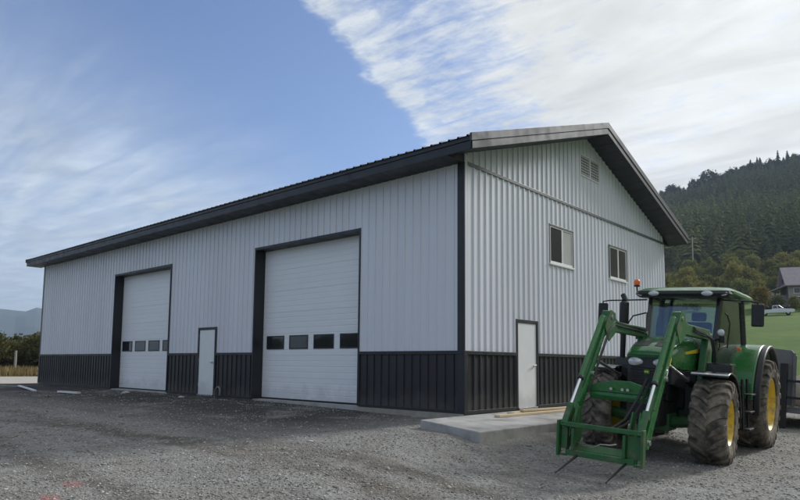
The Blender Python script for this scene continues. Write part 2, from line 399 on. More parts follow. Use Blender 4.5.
# far blue mountain ridge
def mountain():
    b = MB(); n = 90; rows = []
    prof = [(0, -30), (.15, .25), (.35, .55), (.6, .8), (.85, .97), (1., 1.0), (1.25, .6)]
    for j, (t, h) in enumerate(prof):
        row = []
        for k in range(n):
            azd = 140 + 60*k/(n-1)
            H = 225 + 55*float(vnoise(azd, 0, .16, 4)) + 40*float(vnoise(azd, 0, .45, 6)) + 10*float(vnoise(azd, 3, 1.9, 7))
            H *= 1 - .25*ss(172, 195, azd)
            D = 2700 + 1300*t + 260*float(vnoise(azd, t*5, .8, 2))*(0 < t < 1)
            zz = -40 if j == 0 else H*h*(1 + .12*(float(vnoise(azd*1.5, t*9, 1., 5))-.5)*(0 < t < .95))
            x, y = az_pt(azd, D); row.append((x, y, zz))
        rows.append(row)
    for j in range(len(rows)-1):
        for k in range(n-1):
            b.add([rows[j][k], rows[j][k+1], rows[j+1][k+1], rows[j+1][k]], [(0, 1, 2, 3)])
    M['mtn'] = mat('far_forest', (.030, .045, .028), .95, 0, .3, .004, col2=(.07, .075, .045), c2scale=.003, space='World')
    o = b.build('mountain', M['mtn'], smooth=True); return tag(o, kind='structure')
mountain()

# ------------------------------------------------------------------ the building
BLD = empty('metal_shop_building')
tag(BLD, 'long pale metal shop building with charcoal wainscot and two tall white overhead doors', 'building')
WH, HT = 1.22, 5.20           # wainscot height, height of the eave soffit
SL = (7.59-5.48)/(W/2+.6)      # roof slope
EV, OV, OV2, FH = .60, .637, .54, .278
def under(y): return 5.20 + SL*(min(y, W-y)+EV)
# openings on the long wall in x, on the gable in y
DOORS = [(-16.01, -11.95, 4.15), (-7.20, -3.06, 4.14)]
MANF = (-10.09, -9.08, 2.04)
MANG = (1.97, 2.965, 2.03)
WINS = [(3.59, 4.88, 3.53, 4.48), (7.16, 8.425, 3.53, 4.47)]
VENT = (5.38, 6.60, 6.18, 6.80)
RIB, SHEET = .2286, .9144
def sheet(s0, s1, zlo, ztop, openings, place, offs):
    """one ribbed steel sheet from s0 to s1; place(s, out, z) -> world"""
    br = {s0, s1}
    k = math.floor((s0-offs)/RIB) - 1
    while offs + k*RIB < s1 + RIB:
        c = offs + (k+.5)*RIB
        for d in (-.024, -.016, .016, .024): br.add(c+d)
        k += 1
    for o in openings: br |= {o[0], o[1]}
    if ztop(0) != ztop(1): br.add(W/2)
    br = sorted(q for q in br if s0-1e-6 <= q <= s1+1e-6)
    def h(s):
        t = ((s-offs)/RIB) % 1.0; d = abs(t-.5)*RIB
        return .024 if d <= .0165 else (0. if d >= .0235 else .024*(.024-d)/.008)
    m = MB()
    for a, c in zip(br, br[1:]):
        if c-a < 1e-5: continue
        mid = (a+c)/2; iv = [(zlo, None)]
        cuts = sorted([(o[2], o[3]) for o in openings if o[0] < mid < o[1]])
        lo = zlo; spans = []
        for z0, z1 in cuts:
            if z0 > lo + 1e-4: spans.append((lo, z0))
            lo = max(lo, z1)
        spans.append((lo, None))
        for z0, z1 in spans:
            if z1 is not None: z1 = min(z1, ztop(mid))
            za, zb = (z1, z1) if z1 is not None else (ztop(a), ztop(c))
            if min(za, zb) <= z0: continue
            m.add([place(a, h(a+1e-7), z0), place(c, h(c-1e-7), z0), place(c, h(c-1e-7), zb), place(a, h(a+1e-7), za)], [(0, 1, 2, 3)])
    return m
def wall(s_from, s_to, zlo, ztop, openings, place, name, mt):
    n = math.ceil((s_to-s_from)/SHEET - 1e-6)
    for i in range(n):
        a, c = s_from + i*SHEET, min(s_from + (i+1)*SHEET, s_to)
        ops = [o for o in openings if o[1] > a and o[0] < c]
        full = [o for o in ops if o[0] <= a and o[1] >= c and o[2] > zlo and o[3] < ztop((a+c)/2)]
        runs = [(zlo, ztop, ops)] if not full else [(zlo, lambda s, t=full[0][2]: t, []), (full[0][3], ztop, [])]
        for z_, t_, o_ in runs:
            mb = sheet(a, c, z_, t_, o_, place, s_from)
            if mb.f: mb.build(name, mt, BLD, recalc=False)
Fp = lambda s, o, z: (s, -o, z)
Gp = lambda s, o, z: (o, s, z)
fo = [(d[0]-.02, d[1]+.02, -1, d[2]+.02) for d in DOORS] + [(MANF[0], MANF[1], -1, MANF[2])]
go = [(MANG[0], MANG[1], -1, MANG[2])] + [w for w in WINS]
wall(-L, 0, WH, lambda s: HT, fo, Fp, 'wall_panel', M['wall'])
wall(-L, 0, 0., lambda s: WH, fo, Fp, 'wainscot_panel', M['wains'])
wall(0, W, WH, lambda s: HT, go, Gp, 'wall_panel', M['wall'])
wall(0, W, 0., lambda s: WH, go, Gp, 'wainscot_panel', M['wains'])
wall(0, W, HT, under, [VENT], Gp, 'gable_panel', M['wall'])
# the framed wall behind the sheets
c = MB()
xs = [-L+.02] + [q for d in DOORS for q in (d[0]-.02, d[1]+.02)] + [-.02]
for k in range(0, len(xs), 2): c.box(xs[k], xs[k+1], .022, .30, -.02, HT-.01)
for d in DOORS: c.box(d[0]-.018, d[1]+.018, .022, .30, d[2]+.02, HT-.01)
c.build('wall_core', M['trim'], BLD)
c = MB(); poly = [(.31, -.02), (W-.02, -.02), (W-.02, HT+.1), (W/2, under(W/2)-.02), (.31, under(.31)-.02)]
c.prism(poly, 'x', -.30, -.025)
c.build('wall_core', M['trim'], BLD)
c = MB(); c.prism(poly, 'x', -L+.03, -L+.3); c.build('wall_core', M['wall'], BLD)
c = MB(); c.box(-L+.31, -.31, W-.3, W-.025, -.02, HT-.01); c.build('wall_core', M['wall'], BLD)
# concrete footing
f = MB()
f.box(-L+.01, -.012, .015, .29, -.5, -.012); f.box(-.3, -.012, .295, W-.02, -.5, -.012)
f.box(-L+.01, -.31, W-.3, W-.02, -.5, -.012); f.box(-L+.01, -L+.29, .295, W-.31, -.5, -.012)
f.build('footing', M['concrete'], BLD)
# treated board along the base near the corner
k = MB(); k.box(-3.0, .02, -.05, -.004, -.145, -.018); k.build('base_board', M['deckwood'], BLD, bevel=.004)
# trims
def trimbox(name, *a, mt=None, **kw):
    m_ = MB(); m_.box(*a); return m_.build(name, mt or M['trim'], BLD, bevel=kw.get('bevel', .004))
trimbox('corner_trim', -.150, .030, -.030, -.0005, WH+.045, HT-.002)
trimbox('corner_trim', .0005, .030, -.0002, .085, WH+.045, under(0)-.01, mt=M['wall'])
trimbox('corner_trim', -.150, .033, -.033, -.0005, 0.002, WH-.03)
trimbox('corner_trim', .0005, .033, -.0002, .085, 0.002, WH-.03)
trimbox('corner_trim', -L-.03, -L+.10, -.030, -.0005, .002, HT-.002)
trimbox('corner_trim', .0005, .030, W-.06, W+.02, .002, HT-.002, mt=M['wall'])
def hband(name, segs, z0, z1, place, mt, d=.034):
    for a, b_ in segs:
        m_ = MB()
        p, q = place(a, .0005, z0), place(b_, d, z1)
        m_.box(min(p[0], q[0]), max(p[0], q[0]), min(p[1], q[1]), max(p[1], q[1]), z0, z1)
        m_.build(name, mt, BLD, bevel=.004)
fseg = [(-L+.1, DOORS[0][0]-.05), (DOORS[0][1]+.06, MANF[0]), (MANF[1], DOORS[1][0]-.05), (DOORS[1][1]+.06, .035)]
gseg = [(-.001, MANG[0]), (MANG[1], W)]
hband('wainscot_cap', fseg, WH-.03, WH+.045, Fp, M['trim'], .036)
hband('wainscot_cap', gseg, WH-.03, WH+.045, Gp, M['trim'], .036)
hband('base_trim', fseg, -.03, .045, Fp, M['trim'], .030)
hband('base_trim', gseg, -.03, .045, Gp, M['trim'], .030)
M['gtrim'] = mat('gable_joint_trim', (.12, .125, .135), .45, 0, .08, 3, space='World')
hband('gable_band', [(.086, W)], HT-.035, HT+.035, Gp, M['gtrim'], .034)
# overhead doors
for (x0, x1, h) in DOORS:
    D = empty('overhead_door', parent=BLD); n = 7; sh = h/n
    trim_ = MB(); trim_.box(x0-.05, x0, -.034, .36, 0, h+.075); trim_.build('jamb_trim', M['trim'], D, bevel=.004)
    trim_ = MB(); trim_.box(x1, x1+.06, -.034, .36, 0, h+.075); trim_.build('jamb_trim', M['trim'], D, bevel=.004)
    trim_ = MB(); trim_.box(x0+.001, x1-.001, -.032, .36, h, h+.073); trim_.build('head_trim', M['trim'], D, bevel=.004)
    for i in range(n):
        z0, z1 = i*sh + (.03 if i == 0 else .0012), (i+1)*sh - .0012
        s_ = MB(); pr = [(.30, z0), (.30, z0+.012)]
        # stucco-embossed section with pressed horizontal grooves
        pr = [(.303, z0), (.300, z0+.004)]
        for g in (.25, .5, .75):
            zg = z0 + (z1-z0)*g
            pr += [(.300, zg-.014), (.3040, zg-.005), (.3040, zg+.005), (.300, zg+.014)]
        pr += [(.300, z1-.004), (.303, z1), (.345, z1), (.345, z0)]
        s_.prism(pr, 'x', x0+.004, x1-.004); s_.build('door_section', M['door'], D)
    s_ = MB(); s_.box(x0+.004, x1-.004, .304, .34, 0.0, .027); s_.build('bottom_seal', M['black'], D)
    cx = (x0+x1)/2
    for q in (-1.5, -.5, .5, 1.5):
        wz0, wz1 = 1.355, 1.725; a, b_ = cx+q-.385, cx+q+.385
        wf = MB(); t = .028
        wf.box(a, b_, .284, .2995, wz0, wz0+t); wf.box(a, b_, .284, .2995, wz1-t, wz1)
        wf.box(a, a+t, .284, .2995, wz0+t, wz1-t); wf.box(b_-t, b_, .284, .2995, wz0+t, wz1-t)
        wo = wf.build('window_frame', M['black'], D)
        pn = MB(); pn.box(a+t+.001, b_-t-.001, .2905, .2985, wz0+t+.001, wz1-t-.001); pn.build('window_pane', M['pane'], D)
# entry doors
def entry(s0, s1, h, place, hs):
    D = empty('entry_door', parent=BLD); t = .075
    def bx(a, b_, o0, o1, z0, z1, name, mt, bev=.004):
        p, q = place(a, o0, 0), place(b_, o1, 0); m_ = MB()
        m_.box(min(p[0], q[0]), max(p[0], q[0]), min(p[1], q[1]), max(p[1], q[1]), z0, z1)
        return m_.build(name, mt, D, bevel=bev)
    bx(s0, s0+t, -.02, .034, 0, h, 'door_frame', M['trim']); bx(s1-t, s1, -.02, .034, 0, h, 'door_frame', M['trim'])
    bx(s0+t+.001, s1-t-.001, -.02, .032, h-t, h, 'door_frame', M['trim'])
    bx(s0+t+.004, s1-t-.004, -.02, .012, .02, h-t-.004, 'door_leaf', M['mandoor'])
    bx(s0+t, s1-t, -.02, .05, -.02, .018, 'threshold', M['steel'])
    hx = s1-t-.09 if hs > 0 else s0+t+.09
    m_ = MB(); a = place(hx, .012, .98); b2 = place(hx, .06, .98); c2 = place(hx-.12*hs, .06, .98)
    m_.tube([a, b2], .026, 10); m_.tube([b2, c2], .011, 8); m_.build('handle', M['steel'], D, smooth=True)
    for zz in (.25, 1.0, 1.75):
        hh = s0+t if hs > 0 else s1-t
        bx(hh-.006, hh+.006, .0, .019, zz, zz+.1, 'hinge', M['steel'], 0)
entry(*MANF, Fp, 1); entry(*MANG, Gp, 1)
# gable windows
for wi, (a, b_, z0, z1) in enumerate(WINS):
    D = empty('window', parent=BLD)
    def bx(y0, y1, x0, x1, zz0, zz1, name, mt, bev=.003):
        m_ = MB(); m_.box(x0, x1, y0, y1, zz0, zz1); return m_.build(name, mt, D, bevel=bev)
    t = .055
    bx(a-.01, a+.03, -.02, .03, z0, z1, 'casing', M['gtrim']); bx(b_-.03, b_+.01, -.02, .03, z0, z1, 'casing', M['gtrim'])
    bx(a-.01, b_+.01, -.02, .034, z1+.001, z1+.045, 'casing', M['gtrim'])
    bx(a-.02, b_+.02, -.02, .05, z0-.045, z0-.001, 'sill', M['white'])
    i0, i1 = a+.031, b_-.031
    bx(i0, i1, -.02, .02, z0, z0+t, 'frame', M['white']); bx(i0, i1, -.02, .02, z1-.035, z1, 'frame', M['white'])
    bx(i0, i0+.04, -.02, .019, z0+t+.001, z1-.036, 'frame', M['white']); bx(i1-.04, i1, -.02, .019, z0+t+.001, z1-.036, 'frame', M['white'])
    mid = (i0+i1)/2 + (.04 if wi == 0 else 0)
    bx(mid-.032, mid+.032, -.02, .021, z0+t+.001, z1-.036, 'mullion', M['white'])
    pm = (M['pane'], M['pane_sky_reflection']) if wi == 0 else (M['pane'], M['pane'])
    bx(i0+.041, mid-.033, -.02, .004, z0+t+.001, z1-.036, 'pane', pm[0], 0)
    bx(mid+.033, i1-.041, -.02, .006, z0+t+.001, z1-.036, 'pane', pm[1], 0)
# gable vent
D = empty('gable_vent', parent=BLD); a, b_, z0, z1 = VENT
m_ = MB(); m_.box(-.022, -.004, a, b_, z0, z1); m_.build('vent_backing', M['black'], D)
mid = (a+b_)/2
for (p, q, r_, s_) in ((a, b_, z0, z0+.04), (a, b_, z1-.04, z1), (a, a+.04, z0+.041, z1-.041), (b_-.04, b_, z0+.041, z1-.041), (mid-.035, mid+.035, z0+.041, z1-.041)):
    m_ = MB(); m_.box(-.02, .03, p, q, r_, s_); m_.build('vent_frame', M['white'], D)
for side in (0, 1):
    y0 = (a+.041, mid+.036)[side]; y1 = (mid-.036, b_-.041)[side]
    for k in range(7):
        zc_ = z0 + .07 + k*(z1-z0-.12)/6.5
        m_ = MB(); m_.prism([(.0, zc_+.022), (.022, zc_), (.022, zc_+.018), (.004, zc_+.034)], 'y', y0, y1)
        m_.build('louvre', M['white'], D)
    for k in range(1, 6):
        yy = y0 + (y1-y0)*k/6
        m_ = MB(); m_.box(.0225, .027, yy-.008, yy+.008, z0+.041, z1-.041); m_.build('vent_bar', M['white'], D)
# roof: deck, ribbed sheets, fascia, soffit
X0, X1 = -L-OV2, OV
def ztop(y): return 5.48 + SL*(min(y, W-y)+EV)
RF = empty('roof', parent=BLD)
for side in (0, 1):
    Y = lambda y: y if side == 0 else W-y
    m_ = MB(); m_.prism([(Y(-EV+.03), ztop(-EV+.03)-.06), (Y(W/2), ztop(W/2)-.06), (Y(W/2), ztop(W/2)-.24), (Y(-EV+.03), ztop(-EV+.03)-.24)], 'x', X0+.03, X1-.03)
    m_.build('roof_deck', M['soffit'], RF)
    # soffit boards under the rake overhang, seam by seam
    n = 16; y0, y1 = -EV+.03, W/2
    for k in range(n):
        a, b_ = y0 + (y1-y0)*k/n, y0 + (y1-y0)*(k+1)/n - .012
        m_ = MB(); m_.prism([(Y(a), under(a)-.0), (Y(b_), under(b_)), (Y(b_), under(b_)+.03), (Y(a), under(a)+.03)], 'x', .005, X1-.035)
        m_.build('rake_soffit_panel', M['soffit'], RF)
    # ribbed roof sheets
    nsh = math.ceil((X1-X0)/SHEET)
    for k in range(nsh):
        a, b_ = X0 + k*SHEET, min(X0 + (k+1)*SHEET, X1)
        br = [a]; q = a
        while q < b_ - .05:
            for d in (.07, .085, .115, .13): 
                if q+d < b_: br.append(q+d)
            q += RIB
        br.append(b_); m_ = MB(); ye = -EV-.05; yr = W/2
        hh = lambda i: .028 if (i-1) % 4 in (1, 2) and 0 < i < len(br)-1 else 0.
        for i in range(len(br)-1):
            pa = [(br[i], Y(ye), ztop(ye)+hh(i)), (br[i+1], Y(ye), ztop(ye)+hh(i+1)), (br[i+1], Y(yr), ztop(yr)+hh(i+1)), (br[i], Y(yr), ztop(yr)+hh(i))]
            m_.add(pa, [(0, 1, 2, 3) if side == 0 else (3, 2, 1, 0)])
        m_.add([(a, Y(ye), ztop(ye)-.004), (b_, Y(ye), ztop(ye)-.004), (b_, Y(yr), ztop(yr)-.004), (a, Y(yr), ztop(yr)-.004)], [(0, 1, 2, 3)])
        m_.build('roof_sheet', M['roof'], RF, recalc=False)
    # eave fascia in two steps, and the flat eave soffit
    ya = Y(-EV); s = 1 if side == 0 else -1
    for (nm, o0, o1, za, zb) in (('eave_fascia', 0, .03, 5.20, 5.375), ('drip_edge', -.022, .03, 5.377, 5.475)):
        yy = sorted((ya+s*o0, ya+s*o1))
        for k in range(7):
            xa, xb = X0 + (X1-X0)*k/7, X0 + (X1-X0)*(k+1)/7 - .004
            m_ = MB(); m_.box(xa, xb, yy[0], yy[1], za, zb); m_.build(nm, M['trim'], RF, bevel=.004)
    n = 38
    for k in range(n):
        xa = X0+.03 + (-.004-X0-.03)*k/n; xb = X0+.03 + (-.004-X0-.03)*(k+1)/n - .01
        yy = sorted((ya+s*.031, Y(-.002))); m_ = MB(); m_.box(xa, xb, yy[0], yy[1], 5.203, 5.225); m_.build('eave_soffit_panel', M['soffit'], RF)
    # rake fascia: upper drip and lower board
    for xx, t0, t1 in ((X1, -.032, 0), (X0, 0, .032)):
        for nm, o, u0, u1 in (('rake_trim', .018, -.115, .045), ('rake_fascia', 0, -.278, -.118)):
            a, b_ = -EV-(.045 if nm == 'rake_trim' else .0), W/2
            m_ = MB(); so_ = o if xx == X1 else -o
            m_.prism([(Y(a), ztop(a)+u0), (Y(b_), ztop(b_)+u0), (Y(b_), ztop(b_)+u1), (Y(a), ztop(a)+u1)], 'x', xx+t0+min(so_, 0), xx+t1+max(so_, 0))
            m_.build(nm, M['rake'], RF, bevel=.004)
m_ = MB(); m_.prism([(W/2-.22, ztop(W/2-.22)+.032), (W/2, ztop(W/2)+.045), (W/2+.22, ztop(W/2-.22)+.032), (W/2+.22, ztop(W/2-.22)+.026), (W/2, ztop(W/2)+.036), (W/2-.22, ztop(W/2-.22)+.026)], 'x', X0-.02, X1+.02)
m_.build('ridge_cap', M['roof'], RF)
for Y_ in (lambda y: y, lambda y: W-y):
    m_ = MB(); m_.prism([(Y_(-EV+.03), 5.198), (Y_(-.003), 5.198), (Y_(-.003), under(0)-.004), (Y_(-EV+.03), 5.205)], 'x', -.003, .004); m_.build('eave_return', M['soffit'], RF)

# ------------------------------------------------------------------ concrete walkway slab, lumber
sl_ = MB(); top = -.035
P = [(.06, -1.45), (1.70, -1.93), (1.98, 9.2), (.045, 9.2)]
zt = lambda x, y: -.035 - .038*min(x, 1.72) 
vs_ = [(x, y, zt(x, y)-.0) for x, y in P] + [(x, y, -.55) for x, y in P]
sl_.add(vs_, [(0, 1, 2, 3), (7, 6, 5, 4), (0, 4, 5, 1), (1, 5, 6, 2), (2, 6, 7, 3), (3, 7, 4, 0)])
o = sl_.build('walkway_slab', M['concrete'], bevel=.015)
tag(o, 'pale concrete walkway slab along the gable wall below the entry door', 'slab')
LUM = [((.62, .25), (.86, 4.3), .14, .045, 0., 'long pale plank lying nearest the slab edge beside the loader'),
       ((.44, 1.05), (.60, 5.2), .19, .04, 0., 'wide pale plank lying on the slab in front of the gable door'),
       ((.52, 1.35), (.86, 5.0), .09, .045, .046, 'narrow pale board stacked on top of the other planks on the slab')]
for (a, b_, w_, t_, dz, lab) in LUM:
    la = Vector((*a, zt(*a)+t_/2+dz+.004)); lb = Vector((*b_, zt(*b_)+t_/2+dz+.004))
    ln = (lb-la).length; ang = math.atan2(-(b_[0]-a[0]), b_[1]-a[1])
    m_ = MB(); m_.box(-w_/2, w_/2, 0, ln, -t_/2, t_/2); o = m_.build('lumber_plank', M['wood'], bevel=.004)
    o.location = la; o.rotation_euler = (math.atan2(lb.z-la.z, ln), 0, ang)
    tag(o, lab, 'plank', 'planks lying on the slab')

# ------------------------------------------------------------------ tractor with front loader (local: +x its left side, +y backwards)
TR = empty('farm_tractor', (3.61, .45, -.525), (0, R(3.5), R(2.5)))
tag(TR, 'green farm tractor with front loader arms and yellow wheels parked beside the building', 'tractor')
def tyre_mesh(Rr, w, rim, nl, lugh):
    m_ = MB(); rb = Rr-lugh; h = w/2
    prof = [(-h*.80, rim), (-h*.93, rim+.05*Rr), (-h*1.0, rim+(rb-rim)*.45), (-h*.97, rim+(rb-rim)*.75), (-h*.86, rb-.028), (-h*.6, rb-.006), (0, rb+.004),
            (h*.6, rb-.006), (h*.86, rb-.028), (h*.97, rim+(rb-rim)*.75), (h*1.0, rim+(rb-rim)*.45), (h*.93, rim+.05*Rr), (h*.80, rim)]
    m_.lathe(prof, 56, 'x', closed=True)
    # chevron lugs, each a curved bar from the centre line over the shoulder
    for s in (-1, 1):
        for k in range(nl):
            a0 = 2*pi*(k + (.5 if s > 0 else 0))/nl; rings = []
            for t, xx, top, bot, sweep in ((0, -.04, Rr, rb-.02, 0.), (.35, .30, Rr-.002, rb-.02, .13), (.7, .68, Rr-.012, rb-.03, .22), (.9, .92, Rr-.04, rb-.06, .25), (1, 1.0, Rr-.10, rb-.12, .26)):
                aa = a0 - sweep*(1.0 if Rr > .8 else 1.15)
                wd = (.028 + .016*t)/Rr*1.1
                ring = []
                for (da, rr_) in ((-wd*1.25, bot), (-wd, top), (wd, top), (wd*1.25, bot)):
                    ring.append((s*h*xx*1.02, rr_*cos(aa+da), rr_*sin(aa+da)))
                rings.append(ring)
            m_.loft(rings)
    return m_.mesh('tyre', M['tyre'])
def rim_mesh(rim, w, disc_x, front):
    m_ = MB(); h = w/2
    prof = [(-h*.80, rim+.015), (-h*.84, rim+.03), (-h*.86, rim-.005), (-h*.7, rim-.035), (-h*.3, rim-.06), (disc_x-.06, rim-.075), (disc_x-.02, rim*.72), (disc_x+.02, rim*.52), (disc_x+.02, rim*.30), (disc_x+.075, rim*.27), (disc_x+.09, 0.001)]
    m_.lathe(prof, 40, 'x')
    prof = [(h*.80, rim+.015), (h*.84, rim+.03), (h*.86, rim-.005), (h*.72, rim-.03), (h*.5, rim-.045), (h*.45, rim-.075), (disc_x+.02, rim-.08), (disc_x-.02, rim*.74)]
    m_.lathe(prof, 40, 'x')
    return m_.mesh('rim', M['yellow'], smooth=True)
def bolts_mesh(disc_x, rad, n):
    m_ = MB()
    for k in range(n):
        a = 2*pi*k/n; m_.tube([(disc_x, rad*cos(a), rad*sin(a)), (disc_x+.045, rad*cos(a), rad*sin(a))], .016, 6)
    return m_.mesh('wheel_bolts', M['steel'])
FT = tyre_mesh(.685, .54, .355, 19, .045); RT = tyre_mesh(.87, .62, .49, 21, .05)
FR = rim_mesh(.355, .54, .06, True); RR_ = rim_mesh(.49, .62, .02, False)
FB, RB = bolts_mesh(.075, .15, 10), bolts_mesh(.035, .20, 10)
for (x, y, r, tm, rm, bm2, st) in ((.915, 0, .685, FT, FR, FB, 3.), (-.885, 0, .685, FT, FR, FB, 3.), (.99, 2.86, .87, RT, RR_, RB, 0), (-.95, 2.86, .87, RT, RR_, RB, 0)):
    wh = empty('wheel', (x, y, r), (0, 0, (pi if x < 0 else 0) + R(st)), TR)
    link('tyre', tm, wh); link('rim', rm, wh, smooth=True); link('wheel_bolts', bm2, wh)
def part(m_, name, mt, bevel=.012, smooth=False, parent=None, segs=2):
    return m_.build(name, mt, parent or TR, smooth=smooth, bevel=bevel, segs=segs)
# chassis, engine, axles
m_ = MB(); m_.box(-.24, .24, -.55, 2.6, .55, .95); m_.box(-.30, .30, 1.3, 3.2, .6, 1.25); part(m_, 'chassis', M['engine'], .03)
m_ = MB(); m_.box(-.27, .27, -.25, 1.25, .95, 1.5); m_.box(-.36, .36, .35, 1.0, .8, 1.2); part(m_, 'engine_block', M['engine'], .03)
m_ = MB(); m_.tube([(-.85, 0, .685), (-.3, .02, .60), (.3, .02, .60), (.87, 0, .685)], .095, 12); m_.box(-.28, .28, -.2, .25, .46, .74); part(m_, 'front_axle', M['greenworn'], .02)
m_ = MB(); m_.tube([(-.95, 2.86, .87), (.97, 2.86, .87)], .13, 14); m_.box(-.34, .34, 2.4, 3.3, .55, 1.2); part(m_, 'rear_axle', M['greenworn'], .03)
m_ = MB(); m_.box(-.26, .26, -.68, -.45, .62, 1.05); part(m_, 'front_weight_block', M['engine'], .03)
# hood, lofted along y: (y, half width low, half width top, z low, z shoulder, z top)
def ring(y, wl, wt, zl, zs, zt):
    half = [(wl, zl), (wl*1.02, (zl+zs)/2), (wl*.98, zs), (wt, zs+(zt-zs)*.72), (wt*.45, zt), (0, zt+.008)]
    r = [(x, y, z) for x, z in half] + [(-x, y, z) for x, z in half[:-1]][::-1]
    return r
m_ = MB()
m_.loft([ring(-.47, .345, .28, 1.66, 1.70, 1.755), ring(-.36, .375, .32, 1.52, 1.74, 1.835), ring(0, .40, .34, 1.47, 1.83, 1.945), ring(.5, .42, .35, 1.46, 1.91, 2.03), ring(1.18, .44, .37, 1.45, 1.97, 2.09)])
part(m_, 'hood', M['green'], .01, True)
for s in (-1, 1):
    m_ = MB(); m_.loft([[(s*.36, -.40, 1.24), (s*.36, -.40, 1.50), (s*.30, -.40, 1.50), (s*.30, -.40, 1.24)], [(s*.40, .1, 1.15), (s*.40, .1, 1.455), (s*.34, .1, 1.455), (s*.34, .1, 1.15)], [(s*.42, 1.1, 1.12), (s*.42, 1.1, 1.44), (s*.36, 1.1, 1.44), (s*.36, 1.1, 1.12)]])
    part(m_, 'side_grille', M['black'], .01)
    m_ = MB(); m_.loft([[(s*.425, .12, 1.735), (s*.420, .12, 1.775), (s*.395, .12, 1.775), (s*.395, .12, 1.735)], [(s*.462, 1.16, 1.80), (s*.458, 1.16, 1.88), (s*.41, 1.16, 1.88), (s*.41, 1.16, 1.80)]])
    part(m_, 'yellow_stripe', M['yellowdecal'], 0)
# grille with bars, lamps and badge
m_ = MB(); m_.loft([[(-.335, -.46, 1.655), (.335, -.46, 1.655), (.335, -.30, 1.655), (-.335, -.30, 1.655)], [(-.31, -.50, 1.40), (.31, -.50, 1.40), (.34, -.30, 1.40), (-.34, -.30, 1.40)], [(-.27, -.49, 1.08), (.27, -.49, 1.08), (.30, -.30, 1.08), (-.30, -.30, 1.08)]])
gr = part(m_, 'grille', M['black'], .01)
for k in range(9):
    z = 1.13 + k*.045; m_ = MB(); m_.box(-.262, .262, -.512, -.485, z, z+.014); part(m_, 'grille_bar', M['blackgloss'], 0, parent=gr)
for x in (-.20, .20):
    m_ = MB(); rings = []
    for (rr_, yy) in ((.105, -.45), (.105, -.492), (.085, -.512), (.03, -.522)):
        rings.append([(x + rr_*1.15*cos(a), yy + .02*abs(x), 1.575 + (rr_*.68 + .012*cos(a)*(1 if x > 0 else -1))*sin(a)) for a in [2*pi*k/14 for k in range(14)]])
    m_.loft(rings); part(m_, 'headlight', M['lamp'], 0, True)
m_ = MB(); m_.prism([(-.045, 1.38), (.045, 1.38), (.05, 1.44), (.0, 1.465), (-.05, 1.44)], 'y', -.522, -.500); bd = part(m_, 'badge', M['green'], .003)
m_ = MB(); m_.prism([(-.03, 1.405), (-.005, 1.41), (.02, 1.40), (.034, 1.425), (.012, 1.437), (-.01, 1.43), (-.03, 1.44), (-.038, 1.42)], 'y', -.5265, -.5225); part(m_, 'badge_emblem', M['yellowdecal'], 0, parent=bd)
# black screens in the hood top, split by the green centre strip
for s in (-1, 1):
    m_ = MB(); e = .009
    def hz_(x, y):      # height of the hood skin between the two front stations
        t = (y+.36)/.36; wt = .32+.02*t; zt_ = 1.835+.11*t; zs_ = 1.74+.09*t; zsh = zs_+.72*(zt_-zs_)
        return zt_+.008*(1-x/(.45*wt)) if x < .45*wt else zt_+(zsh-zt_)*(x-.45*wt)/(.55*wt)
    xs_ = (.05, .145, .20, .285)
    rows = [[(s*x, y, hz_(x, y)+e) for x in xs_] for y in (-.34, -.22, -.10, -.02)]
    vv = [p for r in rows for p in r]; n4 = len(vv); ff = []
    for j in range(3):
        for i in range(3): ff.append((j*4+i, j*4+i+1, j*4+i+5, j*4+i+4))
    m_.add(vv + [(x, y, z-.02) for x, y, z in vv], ff + [tuple(n4+q for q in f[::-1]) for f in ff] + [(i, n4+i, n4+i+1, i+1) for i in range(3)] + [(12+i, 13+i, n4+13+i, n4+12+i) for i in range(3)] + [(4*j, 4*j+4, n4+4*j+4, n4+4*j) for j in range(3)] + [(4*j+3, n4+4*j+3, n4+4*j+7, 4*j+7) for j in range(3)])
    part(m_, 'hood_screen', M['black'], .002)
m_ = MB(); m_.loft([[(-.34, -.476, 1.685), (.34, -.476, 1.685), (.34, -.476, 1.71), (-.34, -.476, 1.71)], [(-.30, -.505, 1.69), (.30, -.505, 1.69), (.29, -.500, 1.725), (-.29, -.500, 1.725)]]); part(m_, 'hood_lip', M['green'], .006)
# cab
def prect(a, b, c, d, t, n):     # thin plate from 4 corners, thickness t along n
    nn = Vector(n)*t; q = [Vector(p) for p in (a, b, c, d)]
    mm = MB(); mm.add([tuple(p) for p in q] + [tuple(p+nn) for p in q], [(0, 1, 2, 3), (7, 6, 5, 4), (0, 4, 5, 1), (1, 5, 6, 2), (2, 6, 7, 3), (3, 7, 4, 0)]); return mm
FB_, FTp = {-1: (-.60, 1.22, 1.75), 1: (.60, 1.22, 1.75)}, {-1: (-.62, 1.50, 2.82), 1: (.62, 1.50, 2.82)}
BB, BT = {-1: (-.80, 2.66, 1.95), 1: (.80, 2.66, 1.95)}, {-1: (-.74, 2.60, 2.84), 1: (.74, 2.60, 2.84)}
CB, CT = {-1: (-.74, 3.15, 1.7), 1: (.74, 3.15, 1.7)}, {-1: (-.68, 3.05, 2.84), 1: (.68, 3.05, 2.84)}
